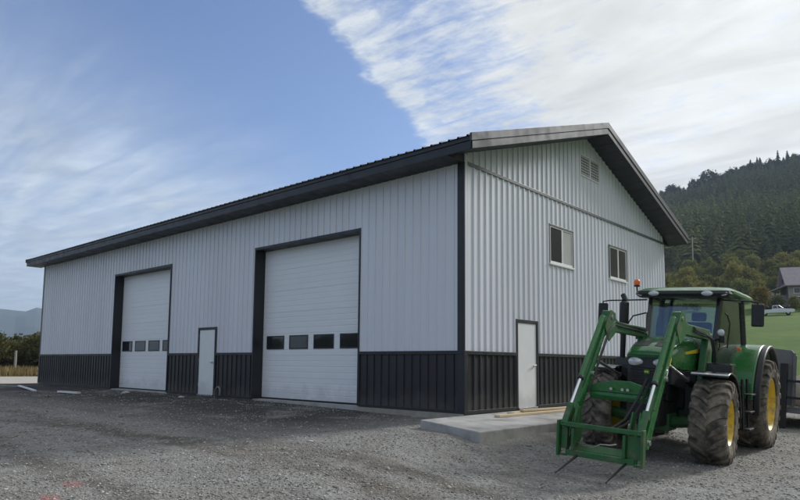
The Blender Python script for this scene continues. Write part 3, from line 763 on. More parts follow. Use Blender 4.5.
for s in (-1, 1):
    m_ = MB(); m_.bar(FB_[s], FTp[s], .075, .10, (s*.3, 1, 0)); part(m_, 'front_pillar', M['blackgloss'], .012)
    m_ = MB(); m_.bar((s*.81, 2.70, 1.5), BT[s], .07, .10, (s*1, .2, 0)); part(m_, 'door_pillar', M['blackgloss'], .012)
    m_ = MB(); m_.bar(CB[s], CT[s], .07, .07, (0, 1, 0)); part(m_, 'rear_pillar', M['blackgloss'], .012)
    # glazed door, with lower black frame and grab rail
    a, b_, c_, d_ = (s*.615, 1.30, 1.55), (s*.80, 2.62, 1.55), (s*.735, 2.55, 2.80), (s*.62, 1.55, 2.80)
    part(prect(a, b_, c_, d_, .008, (s, -.15, 0)), 'door_glass', M['cabglass'], 0)
    m_ = MB(); m_.bar((s*.625, 1.28, 1.50), (s*.81, 2.64, 1.50), .05, .06); m_.bar((s*.63, 1.56, 2.80), (s*.745, 2.58, 2.82), .05, .05); part(m_, 'door_frame', M['blackgloss'], .008)
    part(prect((s*.79, 2.74, 2.0), (s*.74, 3.12, 2.0), (s*.685, 3.03, 2.80), (s*.74, 2.66, 2.80), .008, (s, 0, 0)), 'quarter_glass', M['cabglass'], 0)
    m_ = MB(); m_.tube([(s*.73, 1.62, 1.9), (s*.75, 1.68, 2.35), (s*.72, 1.60, 2.5), (s*.70, 1.56, 2.52)], .013, 8); part(m_, 'grab_rail', M['black'], 0, True)
    m_ = MB(); m_.box(s*.80-.02, s*.80+.03, 2.35, 2.42, 1.62, 1.74); part(m_, 'door_handle', M['black'], .006)
part(prect((-.575, 1.235, 1.80), (.575, 1.235, 1.80), (.59, 1.51, 2.80), (-.59, 1.51, 2.80), .008, (0, -1, .2)), 'windscreen', M['cabglass'], 0)
part(prect((-.70, 3.13, 1.75), (.70, 3.13, 1.75), (.65, 3.05, 2.80), (-.65, 3.05, 2.80), .008, (0, 1, 0)), 'rear_window', M['cabglass'], 0)
m_ = MB(); m_.box(-.62, .62, 1.15, 1.32, 1.35, 1.80); m_.box(-.78, .78, 1.33, 2.9, 1.2, 1.5); m_.box(-.72, .72, 2.6, 3.15, 1.5, 1.72); part(m_, 'cab_base', M['blackgloss'], .02)
# roof: rounded shell, dark visor in front with four work lights
def rrect(hw, y0, y1, z, r, n=4):
    pts = []
    for cx, cy, a0 in ((hw-r, y1-r, 0), (-hw+r, y1-r, pi/2), (-hw+r, y0+r, pi), (hw-r, y0+r, 1.5*pi)):
        for k in range(n+1):
            a = a0 + pi/2*k/n; pts.append((cx+r*cos(a), cy+r*sin(a), z))
    return pts
m_ = MB(); m_.loft([rrect(.80, 1.30, 3.22, 2.83, .16), rrect(.86, 1.24, 3.26, 2.88, .18), rrect(.86, 1.23, 3.26, 2.92, .18), rrect(.78, 1.38, 3.2, 2.985, .2), rrect(.55, 1.62, 3.0, 3.02, .2)])
part(m_, 'cab_roof', M['green'], 0, True)
m_ = MB(); m_.loft([rrect(.80, 1.215, 1.62, 2.805, .12), rrect(.85, 1.175, 1.62, 2.86, .14), rrect(.83, 1.20, 1.62, 2.912, .13)]); vi = part(m_, 'roof_visor', M['black'], 0, True)
for x in (-.70, -.47, .47, .70):
    m_ = MB(); rings = []
    for rr_, yy in ((.085, 1.20), (.085, 1.162), (.055, 1.145), (.01, 1.14)):
        rings.append([(x + 1.15*rr_*cos(a), yy + (.05 if abs(x) > .5 else 0), 2.862 + .55*rr_*sin(a)) for a in [2*pi*k/14 for k in range(14)]])
    m_.loft(rings); part(m_, 'work_light', M['lamp'], 0, True)
m_ = MB(); m_.tube([(-.76, 1.45, 2.86), (-.86, 1.42, 2.88), (-.875, 1.42, 3.02)], .016, 8); part(m_, 'beacon_bracket', M['black'], 0, True)
m_ = MB(); m_.lathe([(3.02, .055), (3.05, .055), (3.055, .05), (3.05, 0)], 16, 'z'); M_at = Matrix.Translation((-.875, 1.42, 0)); m_.v = [tuple(M_at @ Vector(p)) for p in m_.v]; part(m_, 'beacon_base', M['black'], 0, True)
m_ = MB(); m_.lathe([(3.05, .052), (3.10, .056), (3.14, .05), (3.165, .028), (3.17, .001)], 16, 'z'); m_.v = [tuple(M_at @ Vector(p)) for p in m_.v]; part(m_, 'beacon', M['amber'], 0, True)
# inside the cab
m_ = MB(); m_.box(-.27, .27, 2.05, 2.55, 1.62, 1.78); m_.box(-.25, .25, 2.45, 2.60, 1.78, 2.40); m_.box(-.14, .14, 2.50, 2.60, 2.42, 2.60); m_.box(-.2, .2, 2.1, 2.5, 1.48, 1.62); part(m_, 'driver_seat', M['seat'], .04)
m_ = MB(); pts_ = [(.20*cos(a), 1.80+.12*sin(a)*.75, 2.10+.20*sin(a)*.6) for a in [2*pi*k/20 for k in range(21)]]; m_.tube(pts_, .014, 6); m_.tube([(0, 1.80, 2.10), (0, 1.62, 1.6)], .03, 8); part(m_, 'steering_wheel', M['black'], 0, True)
m_ = MB(); m_.box(-.25, .25, 1.36, 1.6, 1.5, 1.98); part(m_, 'dashboard', M['black'], .04)
# mirrors
for s, xm in ((-1, -1.53), (1, 1.25)):
    m_ = MB(); m_.tube([(s*.66, 1.40, 2.76), (s*(abs(xm)-.12), 1.38, 2.74), (xm, 1.38, 2.72), (xm, 1.38, 2.60)], .014, 8); part(m_, 'mirror_arm', M['black'], 0, True)
    m_ = MB(); m_.box(xm-.10, xm+.10, 1.37, 1.43, 2.29, 2.69); mi = part(m_, 'mirror', M['black'], .025)
    m_ = MB(); m_.box(xm-.085, xm+.085, 1.4315, 1.436, 2.31, 2.67); part(m_, 'mirror_glass', M['chrome'], 0, parent=mi)
# exhaust stack
m_ = MB(); m_.tube([(-.95, .98, 1.45), (-.95, .98, 2.25)], .05, 14); part(m_, 'exhaust_pipe', M['engine'], 0, True)
m_ = MB(); m_.tube([(-.95, .98, 2.05), (-.95, .98, 2.24), (-.95, .98, 2.66), (-.95, .98, 2.70)], [.06, .085, .085, .05], 16); part(m_, 'exhaust_shield', M['black'], 0, True)
m_ = MB(); m_.tube([(-.95, .98, 2.70), (-.95, 1.0, 2.74), (-1.0, 1.04, 2.82)], .052, 14); part(m_, 'exhaust_tip', M['engine'], 0, True)
m_ = MB(); m_.tube([(-.92, 1.0, 2.2), (-.80, 1.05, 2.42), (-.66, 1.35, 2.50)], .014, 8); part(m_, 'grab_rail', M['black'], 0, True)
# fenders
def arch(x0, x1, cy, cz, r0, r1, a0, a1, n=12):
    mm = MB(); rings = []
    for k in range(n+1):
        a = a0 + (a1-a0)*k/n; c_, s_ = cos(a), sin(a)
        rings.append([(x0, cy+r0*c_, cz+r0*s_), (x1, cy+r0*c_, cz+r0*s_), (x1, cy+r1*c_, cz+r1*s_), (x0, cy+r1*c_, cz+r1*s_)])
    return mm.loft(rings)
for s in (-1, 1):
    xo = sorted((s*.62, s*1.14)); part(arch(xo[0], xo[1], 2.86, .90, 1.06, 1.11, R(28), R(176), 16), 'rear_fender', M['green'], .03, True)
    xo = sorted((s*1.141, s*1.25)); part(arch(xo[0], xo[1], 2.86, .90, 1.03, 1.10, R(28), R(190), 16), 'fender_extension', M['black'], .02, True)
    m_ = MB(); m_.prism([(2.86+1.06*cos(a), .90+1.06*sin(a)) for a in [R(28+148*k/14) for k in range(15)]] + [(1.72, 1.25), (3.4, 1.25)], 'x', s*.615, s*.635); part(m_, 'fender_side', M['green'], .005)
    xo = sorted((s*.62, s*1.16)); part(arch(xo[0], xo[1], 0.0, .70, .755, .785, R(2), R(112), 12), 'front_fender', M['blackgloss'], .012, True)
    xo = sorted((s*.615, s*1.165)); part(arch(xo[0], xo[1], 0.0, .70, .787, .797, R(107), R(111.5), 3), 'fender_edge', M['lamp'], .003, True)  # pale strip added as the painted highlight along the black fender's front edge
    m_ = MB(); m_.box(min(s*.45, s*.62), max(s*.45, s*.62), .02, .10, .7, 1.46); part(m_, 'fender_bracket', M['engine'], .01)
    # steps and tank behind the front wheel
    m_ = MB(); m_.box(*sorted((s*.42, s*.98)), 1.02, 1.72, .72, 1.30); part(m_, 'fuel_tank', M['blackgloss'], .06)
    m_ = MB(); m_.box(*sorted((s*.55, s*1.0)), .72, 1.08, 1.33, 1.62); part(m_, 'tool_box', M['blackgloss'], .03)
    for zz, yo in ((.48, 0), (.78, .04), (1.08, .08)):
        m_ = MB(); m_.box(*sorted((s*1.0, s*1.20)), 1.25+yo, 1.62+yo, zz, zz+.03); part(m_, 'step', M['black'], .006)
    for yy in (1.24, 1.64):
        m_ = MB(); m_.bar((s*1.10, yy, .46), (s*1.05, yy+.06, 1.36), .03, .05); part(m_, 'step_rail', M['black'], .005)
    # side marker lamps
    m_ = MB(); m_.lathe([(0, .058), (.03, .062), (.05, .045), (.055, .001)], 14, 'z'); mt_ = Matrix.Translation((s*.72, 1.18, 2.16)) @ Matrix.Rotation(R(90), 4, 'X'); m_.v = [tuple(mt_ @ Vector(p)) for p in m_.v]; part(m_, 'cab_lamp', M['lamp'], 0, True)
    m_ = MB(); m_.bar((s*.60, 1.24, 2.02), (s*.74, 1.22, 2.06), .03, .04); m_.box(*sorted((s*.70, s*.78)), 1.17, 1.24, 1.98, 2.10); part(m_, 'lamp_bracket', M['black'], .006)
    m_ = MB(); m_.box(*sorted((s*.84, s*.92)), 1.80, 1.84, 1.86, 1.91); part(m_, 'indicator', M['amber'], .01)
# loader
AX = .55
for s in (-1, 1):
    x = s*AX
    # mast bolted to the chassis
    m_ = MB(); m_.prism([(.42, .75), (1.05, .75), (1.02, 1.5), (1.08, 2.12), (.82, 2.16), (.60, 1.5)], 'x', x-.06, x+.06); part(m_, 'loader_mast', M['greenworn'], .015)
    m_ = MB(); m_.box(*sorted((s*.24, s*.60)), .45, 1.02, .66, .86); part(m_, 'mast_bracket', M['greenworn'], .01)
    # boom: rear section to the knee, then down to the carriage
    hw = .056
    rear = [(1.02, 2.08), (.90, 2.19), (-.45, 2.22), (-.66, 2.28), (-.80, 2.40), (-.94, 2.38), (-.99, 2.20), (-.70, 2.05), (.85, 2.01), (1.0, 2.01)]
    m_ = MB(); m_.prism(rear, 'x', x-hw, x+hw); part(m_, 'rear_boom', M['greenworn'], .012)
    low_ = [(-.74, 2.36), (-.90, 2.38), (-1.50, 1.56), (-2.02, .92), (-2.28, .56), (-2.30, .44), (-2.20, .40), (-2.08, .56), (-1.60, 1.25), (-1.09, 1.97), (-.76, 2.22)]
    m_ = MB(); m_.prism(low_, 'x', x-hw*1.02, x+hw*1.02); part(m_, 'front_boom', M['green'], .012)
    # gusset plates at knee and foot
    m_ = MB(); m_.prism([(-.72, 2.36), (-.90, 2.40), (-1.14, 2.10), (-.95, 1.88), (-.62, 2.06)], 'x', x-hw-.018, x-hw-.001); m_.prism([(-.72, 2.36), (-.90, 2.40), (-1.14, 2.10), (-.95, 1.88), (-.62, 2.06)], 'x', x+hw+.001, x+hw+.018); part(m_, 'knee_plate', M['greenworn'], .004)
    for yy, zz in ((-.86, 2.28), (.90, 2.09), (-2.22, .50), (-1.55, 1.36)):
        m_ = MB(); m_.tube([(x-.085, yy, zz), (x+.085, yy, zz)], .035, 12); part(m_, 'pivot_pin', M['steel'], .004)
    # tilt cylinder above the boom
    d = Vector((0, -.60, -.80)); off = Vector((0, -.115, .10))
    p0 = Vector((x, -.96, 2.18)) + off*1.0; p1 = Vector((x, -1.72, 1.20)) + off*1.1; p2 = Vector((x, -2.08, .80)) + off*.9
    m_ = MB(); m_.tube([p0, p1], .042, 12); part(m_, 'tilt_cylinder', M['green'], .006, True)
    m_ = MB(); m_.tube([p1, p1+(p2-p1)*.08], .050, 12); part(m_, 'cylinder_gland', M['black'], .004, True)
    m_ = MB(); m_.tube([p1+(p2-p1)*.08, p2], .026, 12); part(m_, 'cylinder_rod', M['chrome'], 0, True)
    m_ = MB(); m_.bar(p2+Vector((0, .02, .03)), (x, -2.40, .60), .05, .09, (1, 0, 0)); m_.bar(p2, (x, -2.03, .72), .07, .07, (1, 0, 0)); part(m_, 'tilt_link', M['greenworn'], .008)
    # lift cylinder below
    m_ = MB(); m_.tube([(x, .72, 1.02), (x, -.25, 1.33)], .048, 12); part(m_, 'lift_cylinder', M['engine'], .006, True)
    m_ = MB(); m_.tube([(x, -.25, 1.33), (x, -1.30, 1.58)], .028, 12); part(m_, 'lift_rod', M['chrome'], 0, True)
    # hydraulic pipes along the boom
    for q in (0, 1):
        m_ = MB(); xx = x - s*(hw+.018); e = .05*q
        m_.tube([(xx, .8, 2.14-e), (xx, -.72, 2.22-e), (xx, -1.0+e*.5, 2.06-e), (xx, -1.6+e*.8, 1.26-e*.2), (xx, -1.75+e, 1.08)], .010, 6); part(m_, 'hydraulic_pipe', M['black'], 0, True)
m_ = MB(); m_.prism([(-1.30, 2.0-.35), (-1.318, 2.02-.35), (-1.40, 1.91-.35), (-1.382, 1.89-.35)], 'x', AX+hw+.0016, AX+hw+.0036); part(m_, 'boom_decal', M['yellowdecal'], 0)
m_ = MB(); m_.prism([(-1.44, 1.47), (-1.46, 1.49), (-1.52, 1.41), (-1.50, 1.39)], 'x', AX+hw+.0016, AX+hw+.0036); part(m_, 'boom_decal', M['white'], 0)
# cross tube and arched plate between the booms
m_ = MB(); m_.tube([(-AX+.05, -1.55, 1.05), (AX-.05, -1.55, 1.05)], .075, 16); part(m_, 'cross_tube', M['green'], .004, True)
poly = [(-AX+.055, 1.10), (AX-.055, 1.10), (AX-.055, 1.20), (.28, 1.24), (.12, 1.285), (-.12, 1.285), (-.28, 1.24), (-AX+.055, 1.20)]
m_ = MB(); m_.prism(poly, 'y', -1.62, -1.59); part(m_, 'cross_plate', M['green'], .006)
m_ = MB(); m_.tube([(.36, -1.6, 1.35), (.30, -1.72, 1.1), (.18, -1.95, .75), (.08, -2.2, .62)], .022, 8); m_.tube([(.40, -1.6, 1.30), (.35, -1.75, 1.0), (.24, -1.95, .72), (.12, -2.2, .60)], .018, 8); part(m_, 'hydraulic_hose', M['black'], 0, True)
# carriage with end plates, bars and tines
m_ = MB(); m_.box(-.64, .61, -2.41, -2.345, .60, .665); part(m_, 'carriage_top_bar', M['greenworn'], .008)
m_ = MB(); m_.box(-.50, .48, -2.40, -2.33, .19, .27); part(m_, 'carriage_bottom_bar', M['greenworn'], .008)
m_ = MB(); m_.prism([(-2.335, .185), (-2.33, .28), (-2.20, .36), (-2.16, .33), (-2.24, .2)], 'x', -.40, .36); part(m_, 'carriage_plate', M['greenworn'], .006)
for x in (-.62, .59):
    m_ = MB(); m_.prism([(-2.43, .17), (-2.33, .17), (-2.32, .68), (-2.44, .68)], 'x', x-.018, x+.018); part(m_, 'end_plate', M['greenworn'], .005)
m_ = MB(); m_.box(-.60, -.49, -2.40, -2.36, .175, .21); m_.box(.47, .57, -2.40, -2.36, .175, .21); part(m_, 'carriage_foot', M['greenworn'], .004)
for x in (-.47, .44):
    for dx in (-.055, .055):
        m_ = MB(); m_.prism([(-2.335, .19), (-2.08, .42), (-2.06, .60), (-2.14, .88), (-2.24, .90), (-2.335, .68)], 'x', x+dx-.011, x+dx+.011); part(m_, 'hanger_plate', M['greenworn'], .004)
for x in (-.33, .37):
    m_ = MB(); m_.tube([(x, -2.30, .22), (x, -2.55, .17), (x, -3.08, .045)], [.020, .018, .008], 8); part(m_, 'tine', M['engine'], 0, True)
m_ = MB(); m_.tube([(-.42, -2.25, .38), (-.28, -2.32, .35), (-.12, -2.34, .345), (-.02, -2.33, .40), (.12, -2.33, .41), (.2, -2.3, .43)], .009, 6); part(m_, 'release_cable', M['steel'], 0, True)
m_ = MB(); m_.box(.37, .57, -2.365, -2.345, .275, .58); part(m_, 'carriage_plate', M['greenworn'], .004)
m_ = MB(); m_.box(-.595, -.50, -2.365, -2.345, .275, .58); part(m_, 'carriage_plate', M['greenworn'], .004)
for x in (-.40, .34):
    m_ = MB(); m_.box(x-.02, x+.02, -2.42, -2.335, .27, .583); part(m_, 'carriage_upright', M['greenworn'], .004)
for x in (-.15, .02, .10):
    m_ = MB(); m_.tube([(x, -1.66, 1.16), (x+.02, -1.72, 1.16)], .022, 8); part(m_, 'hydraulic_coupler', M['steel'], 0, True)
for s in (-1, 1):
    # stiffening flange down the face of each boom
    for e in (-1, 1):
        m_ = MB(); xx = s*AX + e*.046
        m_.tube([(xx, -.93, 2.345), (xx, -1.50, 1.57), (xx, -2.02, .93)], .013, 6); part(m_, 'boom_flange', M['greenworn'], 0, True)
for k, (x0, dy) in enumerate(((.64, 0), (.66, .05), (.645, .10))):
    m_ = MB(); m_.tube([(x0, .95+dy, 1.35), (x0+.04, .85+dy, 1.75), (x0+.03, .70+dy, 2.02), (x0-.01, .45, 2.12-.03*k), (x0-.02, -.2, 2.18-.03*k)], .013, 7); part(m_, 'hydraulic_hose', M['black'], 0, True)
m_ = MB(); m_.box(.60, .72, .86, 1.10, 1.22, 1.42); part(m_, 'valve_block', M['engine'], .01)
# rear hitch
m_ = MB(); m_.bar((-.42, 3.2, .75), (-.45, 4.0, .55), .06, .09); m_.bar((.42, 3.2, .75), (.45, 4.0, .55), .06, .09); m_.tube([(0, 3.2, 1.15), (0, 3.95, 1.0)], .035, 10); part(m_, 'rear_hitch', M['engine'], .008)

# ------------------------------------------------------------------ trailer behind the tractor
gt = G(3.9, 8.6)
TL = empty('flat_trailer', (3.9, 8.1, gt), (0, R(4.5), 0))
tag(TL, 'grey flat deck trailer with steel headboard standing behind the tractor', 'trailer')
m_ = MB(); m_.prism([(-1.35, .62), (.40, .62), (.40, 1.88), (.28, 2.02), (-1.35, 2.10)], 'y', 0, .05); m_.build('headboard', M['greysteel'], TL, bevel=.008)
for x in (-1.3, -.5, .355):
    m_ = MB(); m_.box(x-.03, x+.03, -.045, -.002, .60, 1.95); m_.build('headboard_rib', M['greysteel'], TL, bevel=.006)
for k in range(13):
    m_ = MB(); m_.box(-1.35+k*.205, -1.35+k*.205+.195, -.02, 4.6, .565, .61); m_.build('deck_board', M['deckwood'], TL, bevel=.004)
m_ = MB(); m_.box(-1.35, 1.30, -.05, .05, .44, .555); m_.box(-1.35, -1.25, .06, 4.6, .44, .555); m_.box(1.2, 1.30, .06, 4.6, .44, .555); m_.box(-1.35, 1.3, 4.5, 4.6, .44, .555); m_.build('frame', M['greysteel'], TL, bevel=.006)
for x in (.16, 1.22):
    m_ = MB(); m_.box(x-.075, x+.075, -.22, -.06, .03, 1.68); m_.build('stake_post', M['black'], TL, bevel=.012)
    m_ = MB(); m_.box(x-.10, x+.10, -.25, -.03, 0, .03); m_.build('post_foot', M['black'], TL, bevel=.005)
for z in (.83, 1.25):
    m_ = MB(); m_.box(.24, 1.14, -.16, -.11, z-.03, z+.03); m_.build('rail', M['black'], TL, bevel=.006)
for x in (-1.1, 1.05):
    w_ = empty('wheel', (x, 3.0, .37), parent=TL)
    m_ = MB(); m_.lathe([(-.10, .2), (-.115, .28), (-.10, .355), (0, .37), (.10, .355), (.115, .28), (.10, .2)], 28, 'x', closed=True); m_.build('tyre', M['tyre'], w_, smooth=True)
    m_ = MB(); m_.lathe([(-.09, .205), (-.02, .17), (0, .08), (.03, .07), (.03, .001)], 24, 'x'); m_.build('rim', M['greysteel'], w_, smooth=True)
m_ = MB(); m_.tube([(-1.1, 3, .37), (1.05, 3, .37)], .05, 10); m_.build('axle', M['black'], TL)
# sacks standing on the deck
def sack(loc, s, lab):
    me = MB(); rings = []
    for k, (z, r) in enumerate(((0, .8), (.06, 1.0), (.25, 1.08), (.45, 1.0), (.58, .75), (.64, .35), (.68, .30), (.72, .42))):
        rings.append([(s*r*.30*cos(a)*(1+.05*sin(3*a+k)), s*r*.24*sin(a)*(1+.06*cos(2*a+k*2)), s*z) for a in [2*pi*q/14 for q in range(14)]])
    me.loft(rings); o = me.build('feed_sack', M['sack'], smooth=True); o.location = loc
    tag(o, lab, 'sack', 'sacks on the trailer'); return o
for (lx, ly, s, lab) in ((.62, .45, 1.25, 'pale tied sack on the trailer deck nearest the black post'), (1.02, .55, 1.1, 'smaller pale sack on the trailer deck right of the other sack')):
    p = Matrix.Rotation(R(4.5), 4, 'Y') @ Vector((lx, ly, .615)); sack((3.9+p.x, 8.1+p.y, gt+p.z), s, lab)

# ------------------------------------------------------------------ small things by the long wall
def batten(a, b_, w_, t_, lab):
    za, zb = G(*a)+t_*.8, G(*b_)+t_*.8
    m_ = MB(); d = Vector((b_[0]-a[0], b_[1]-a[1], zb-za)); m_.bar((0, 0, 0), d, w_, t_); o = m_.build('batten', M['white'], bevel=.004); o.location = (a[0], a[1], za)
    tag(o, lab, 'batten', 'battens on the ground')
batten((-20.6, -1.6), (-17.2, -2.15), .10, .05, 'long white batten on the gravel near the far corner of the building')
batten((-15.6, -1.95), (-14.3, -1.8), .12, .06, 'short white batten on the dark soil left of the far overhead door')
def scrap(x, y, s, lab, mt):
    bm2 = bmesh.new(); bmesh.ops.create_icosphere(bm2, subdivisions=2, radius=1)
    for v in bm2.verts:
        n = mnoise.noise(v.co*1.7 + Vector((x, y, 0))); v.co *= 1 + .45*n; v.co.x *= s*1.5; v.co.y *= s; v.co.z *= s*.55
    me = bpy.data.meshes.new('rock'); bm2.to_mesh(me); bm2.free(); me.materials.append(mt)
    o = link('rock', me); o.location = (x, y, G(x, y)+s*.15); tag(o, lab, 'rock', 'rocks by the long wall')
M['rock_pale'] = mat('pale_rock', (.42, .41, .39), .9, 0, .15, 8, .4, 20)
M['rock_dark'] = mat('dark_rock', (.06, .057, .052), .9, 0, .25, 6, .6, 14)
scrap(-13.2, -.75, .13, 'small pale rock in front of the far overhead door', M['rock_pale'])
scrap(-9.9, -.62, .08, 'small pale rock below the entry door in the long wall', M['rock_pale'])
# bent conduit stub by the entry door
m_ = MB(); c0 = (-8.62, -.16); zz = G(*c0)
m_.tube([(-.22, 0, -.05), (-.22, 0, .16), (-.19, 0, .25), (-.10, 0, .31), (0, -.02, .32), (.10, -.04, .28), (.15, -.06, .20), (.155, -.07, .10)], .028, 10)
o = m_.build('bent_conduit', M['greysteel'], smooth=True); o.location = (c0[0], c0[1], zz); tag(o, 'grey bent conduit stub rising by the wall right of the entry door', 'conduit')

# ------------------------------------------------------------------ loose gravel stones over the near yard
def stones():
    n = 95000
    az = R(92) + rng.random(n)*R(82); D = 4.2*np.exp(rng.random(n)**.85*np.log(26/4.2))
    x, y = CAM.x + D*np.cos(az), CAM.y + D*np.sin(az)
    ok = ~((x < .05) & (x > -L-.1) & (y > -.10)) & ~((x > .0) & (x < 2.05) & (y > -2.0) & (y < 9.3))
    keep = vnoise(x, y, .5, 11)*.7 + vnoise(x, y, 1.7, 12)*.5 > .42
    ok &= keep | (rng.random(n) < .45)
    x, y, D = x[ok], y[ok], D[ok]; n = len(x); z = gz(x, y)
    s = (.006 + .012*rng.random(n)**2.5)*(1 + D/40); s[rng.random(n) < .004] *= 2.2
    oc = np.array([(1, 0, 0), (-1, 0, 0), (0, 1, 0), (0, -1, 0), (0, 0, 1), (0, 0, -1)], float)
    fc = np.array([(0, 2, 4), (2, 1, 4), (1, 3, 4), (3, 0, 4), (2, 0, 5), (1, 2, 5), (3, 1, 5), (0, 3, 5)])
    a = rng.random(n)*2*pi; ca, sa = np.cos(a), np.sin(a)
    v = oc[None]*(.65 + .7*rng.random((n, 6, 1)))*np.array([1.2, .95, .45]) + (rng.random((n, 6, 3))-.5)*.5
    vx = v[..., 0]*ca[:, None] - v[..., 1]*sa[:, None]; vy = v[..., 0]*sa[:, None] + v[..., 1]*ca[:, None]
    V = np.stack([vx*s[:, None] + x[:, None], vy*s[:, None] + y[:, None], v[..., 2]*s[:, None] + (z + s*.12)[:, None]], -1).reshape(-1, 3)
    Fc = (fc[None] + 6*np.arange(n)[:, None, None]).reshape(-1, 3)
    me = bpy.data.meshes.new('gravel'); me.vertices.add(len(V)); me.vertices.foreach_set('co', V.ravel())
    me.loops.add(Fc.size); me.loops.foreach_set('vertex_index', Fc.ravel().astype(np.int32)); me.polygons.add(len(Fc))
    me.polygons.foreach_set('loop_start', np.arange(0, Fc.size, 3, dtype=np.int32)); me.update(calc_edges=True); me.validate()
    at = me.attributes.new('tint', 'FLOAT', 'FACE'); at.data.foreach_set('value', np.repeat(rng.random(n), 8).astype(np.float32))
    M_ = bpy.data.materials.new('gravel_stone'); M_.use_nodes = True; N = NT(M_.node_tree)
    t = N('ShaderNodeAttribute', attribute_name='tint').outputs['Fac']
    cr = N('ShaderNodeValToRGB', {0: t}); e = cr.color_ramp.elements; e[0].color = (.15, .148, .142, 1); e[1].color = (.60, .585, .555, 1)
    q = cr.color_ramp.elements.new(.45); q.color = (.27, .263, .25, 1); q = cr.color_ramp.elements.new(.85); q.color = (.38, .365, .335, 1)
    P = N('ShaderNodeNewGeometry').outputs['Position']
    d1 = N('ShaderNodeVectorMath', {0: P, 1: (PX1, PY1, -.5)}, operation='DISTANCE').outputs['Value']
    col = mixc(N, maprange(N, d1, .16, .06, 0., .5), cr.outputs[0], (.45, .13, .12))
    b = N('ShaderNodeBsdfPrincipled', {'Base Color': col, 'Roughness': .9, 'Specular IOR Level': .2}); N('ShaderNodeOutputMaterial', {'Surface': b.outputs[0]})
    me.materials.append(M_)
    tag(link('gravel', me), 'loose grey crushed gravel over the yard', 'gravel', kind='stuff')
stones()

# ------------------------------------------------------------------ vegetation
def tree_mesh(seed, h, wd, nclump, nleaf, leaf):
    r_ = np.random.default_rng(seed)
    th = r_.random(nclump)*2*pi; u = r_.random(nclump)*2-1; rad = (.45 + .55*r_.random(nclump)**.5)
    lob = 1 + .25*np.sin(th*3 + seed) * np.sqrt(1-u*u)
    cz_ = h*.55 + u*rad*h*.43; sq = np.sqrt(1-u*u)*rad*wd*lob
    cx_, cy_ = sq*np.cos(th), sq*np.sin(th)
    n = nclump*nleaf
    cen = np.stack([cx_, cy_, cz_], -1).repeat(nleaf, 0) + r_.normal(0, .09*h**.75, (n, 3))
    a = r_.normal(0, 1, (n, 3)); a /= np.linalg.norm(a, axis=1)[:, None]
    b = np.cross(a, r_.normal(0, 1, (n, 3))); b /= np.linalg.norm(b, axis=1)[:, None]
    s = leaf*(.6 + .8*r_.random((n, 1)))
    V = np.stack([cen - a*s*.5, cen + b*s*.35, cen + a*s*.6, cen - b*s*.35], 1).reshape(-1, 3)
    V[:, 2] = np.maximum(V[:, 2], .15)
    F = np.arange(4*n).reshape(-1, 4)
    me = bpy.data.meshes.new('crown'); me.from_pydata(V.tolist(), [], F.tolist())
    at = me.attributes.new('tint', 'FLOAT', 'FACE'); tt = np.clip(r_.random(nclump).repeat(nleaf)*.7 + r_.random(n)*.4, 0, 1); at.data.foreach_set('value', tt.astype(np.float32))
    m_ = MB(); m_.tube([(0, 0, -.3), (.03, .02, h*.3), (-.04, .05, h*.6), (0, 0, h*.85)], [.035*h**.8, .026*h**.8, .016*h**.8, .006], 7)
    for k in range(5):
        a_ = k*1.3+seed; z0 = h*(.25+.1*k); m_.tube([(0, 0, z0), (cos(a_)*wd*.4, sin(a_)*wd*.4, z0+h*.12), (cos(a_)*wd*.75, sin(a_)*wd*.75, z0+h*.22)], [.015*h**.8, .01*h**.8, .004], 5)
    return me, m_.mesh('trunk', M['stem'])
TM = [tree_mesh(i, 6., (2.1, 2.6, 1.7, 2.9, 2.2)[i], 110, 20, .40) for i in range(5)]
def plant(name, mi, x, y, s, mt, lab, cat, grp=None, sz=1.):
    e = empty(name, (x, y, G(x, y)-.05), (0, 0, random.random()*6.28)); e.scale = (s, s, s*sz); tag(e, lab, cat, grp)
    cm, tm = TM[mi]
    key = 'crown_%d_%s' % (mi, mt.name); c = bpy.data.meshes.get(key)
    if c is None:
        c = cm.copy(); c.name = key; c.materials.append(mt)
    link('crown', c, e); link('trunk', tm, e); return e
for k in range(8):
    azd, D = 196 + 38*(k+random.random())/8, random.uniform(48, 75); x, y = az_pt(azd, D)
    plant('roadside_tree', random.randrange(5), x, y, random.uniform(.6, 1.1), M['leafL'], 'leafy tree across the yard mirrored in the overhead door panes', 'tree', 'trees mirrored in the panes')
cnt = 0
while cnt < 85:
    azd, D = random.uniform(93, 113.5), random.uniform(148, 262)
    if azd < 102.6 and D < 182: continue
    if D < 165 and azd < 106: continue
    x, y = az_pt(azd, D)
    plant('broadleaf_tree', random.randrange(5), x, y, random.uniform(.65, 1.25), M['leafR'], 'olive green leafy tree on the slope below the conifer wood', 'tree', 'leafy trees on the slope', random.uniform(.85, 1.2)); cnt += 1
M['leafY'] = leafmat('yellowing_foliage', (.14, .11, .03), (.26, .19, .05), (.2, .15, .04))
x, y = az_pt(102.0, 139); plant('autumn_tree', 2, x, y, .85, M['leafY'], 'small yellowing tree by the white pickup at the meadow edge', 'tree')
x, y = az_pt(99.75, 138); plant('garden_tree', 2, x, y, .5, M['leafR'], 'small leafy tree in front of the house behind the pickup', 'tree')
x, y = az_pt(100.9, 143); plant('garden_shrub', 3, x, y, .5, M['leafR'], 'broad dark shrub behind the white pickup', 'shrub')
x, y = az_pt(98.6, 141); plant('garden_hedge', 1, x, y, .42, M['leafR'], 'rounded shrub right of the pickup in front of the house', 'shrub')
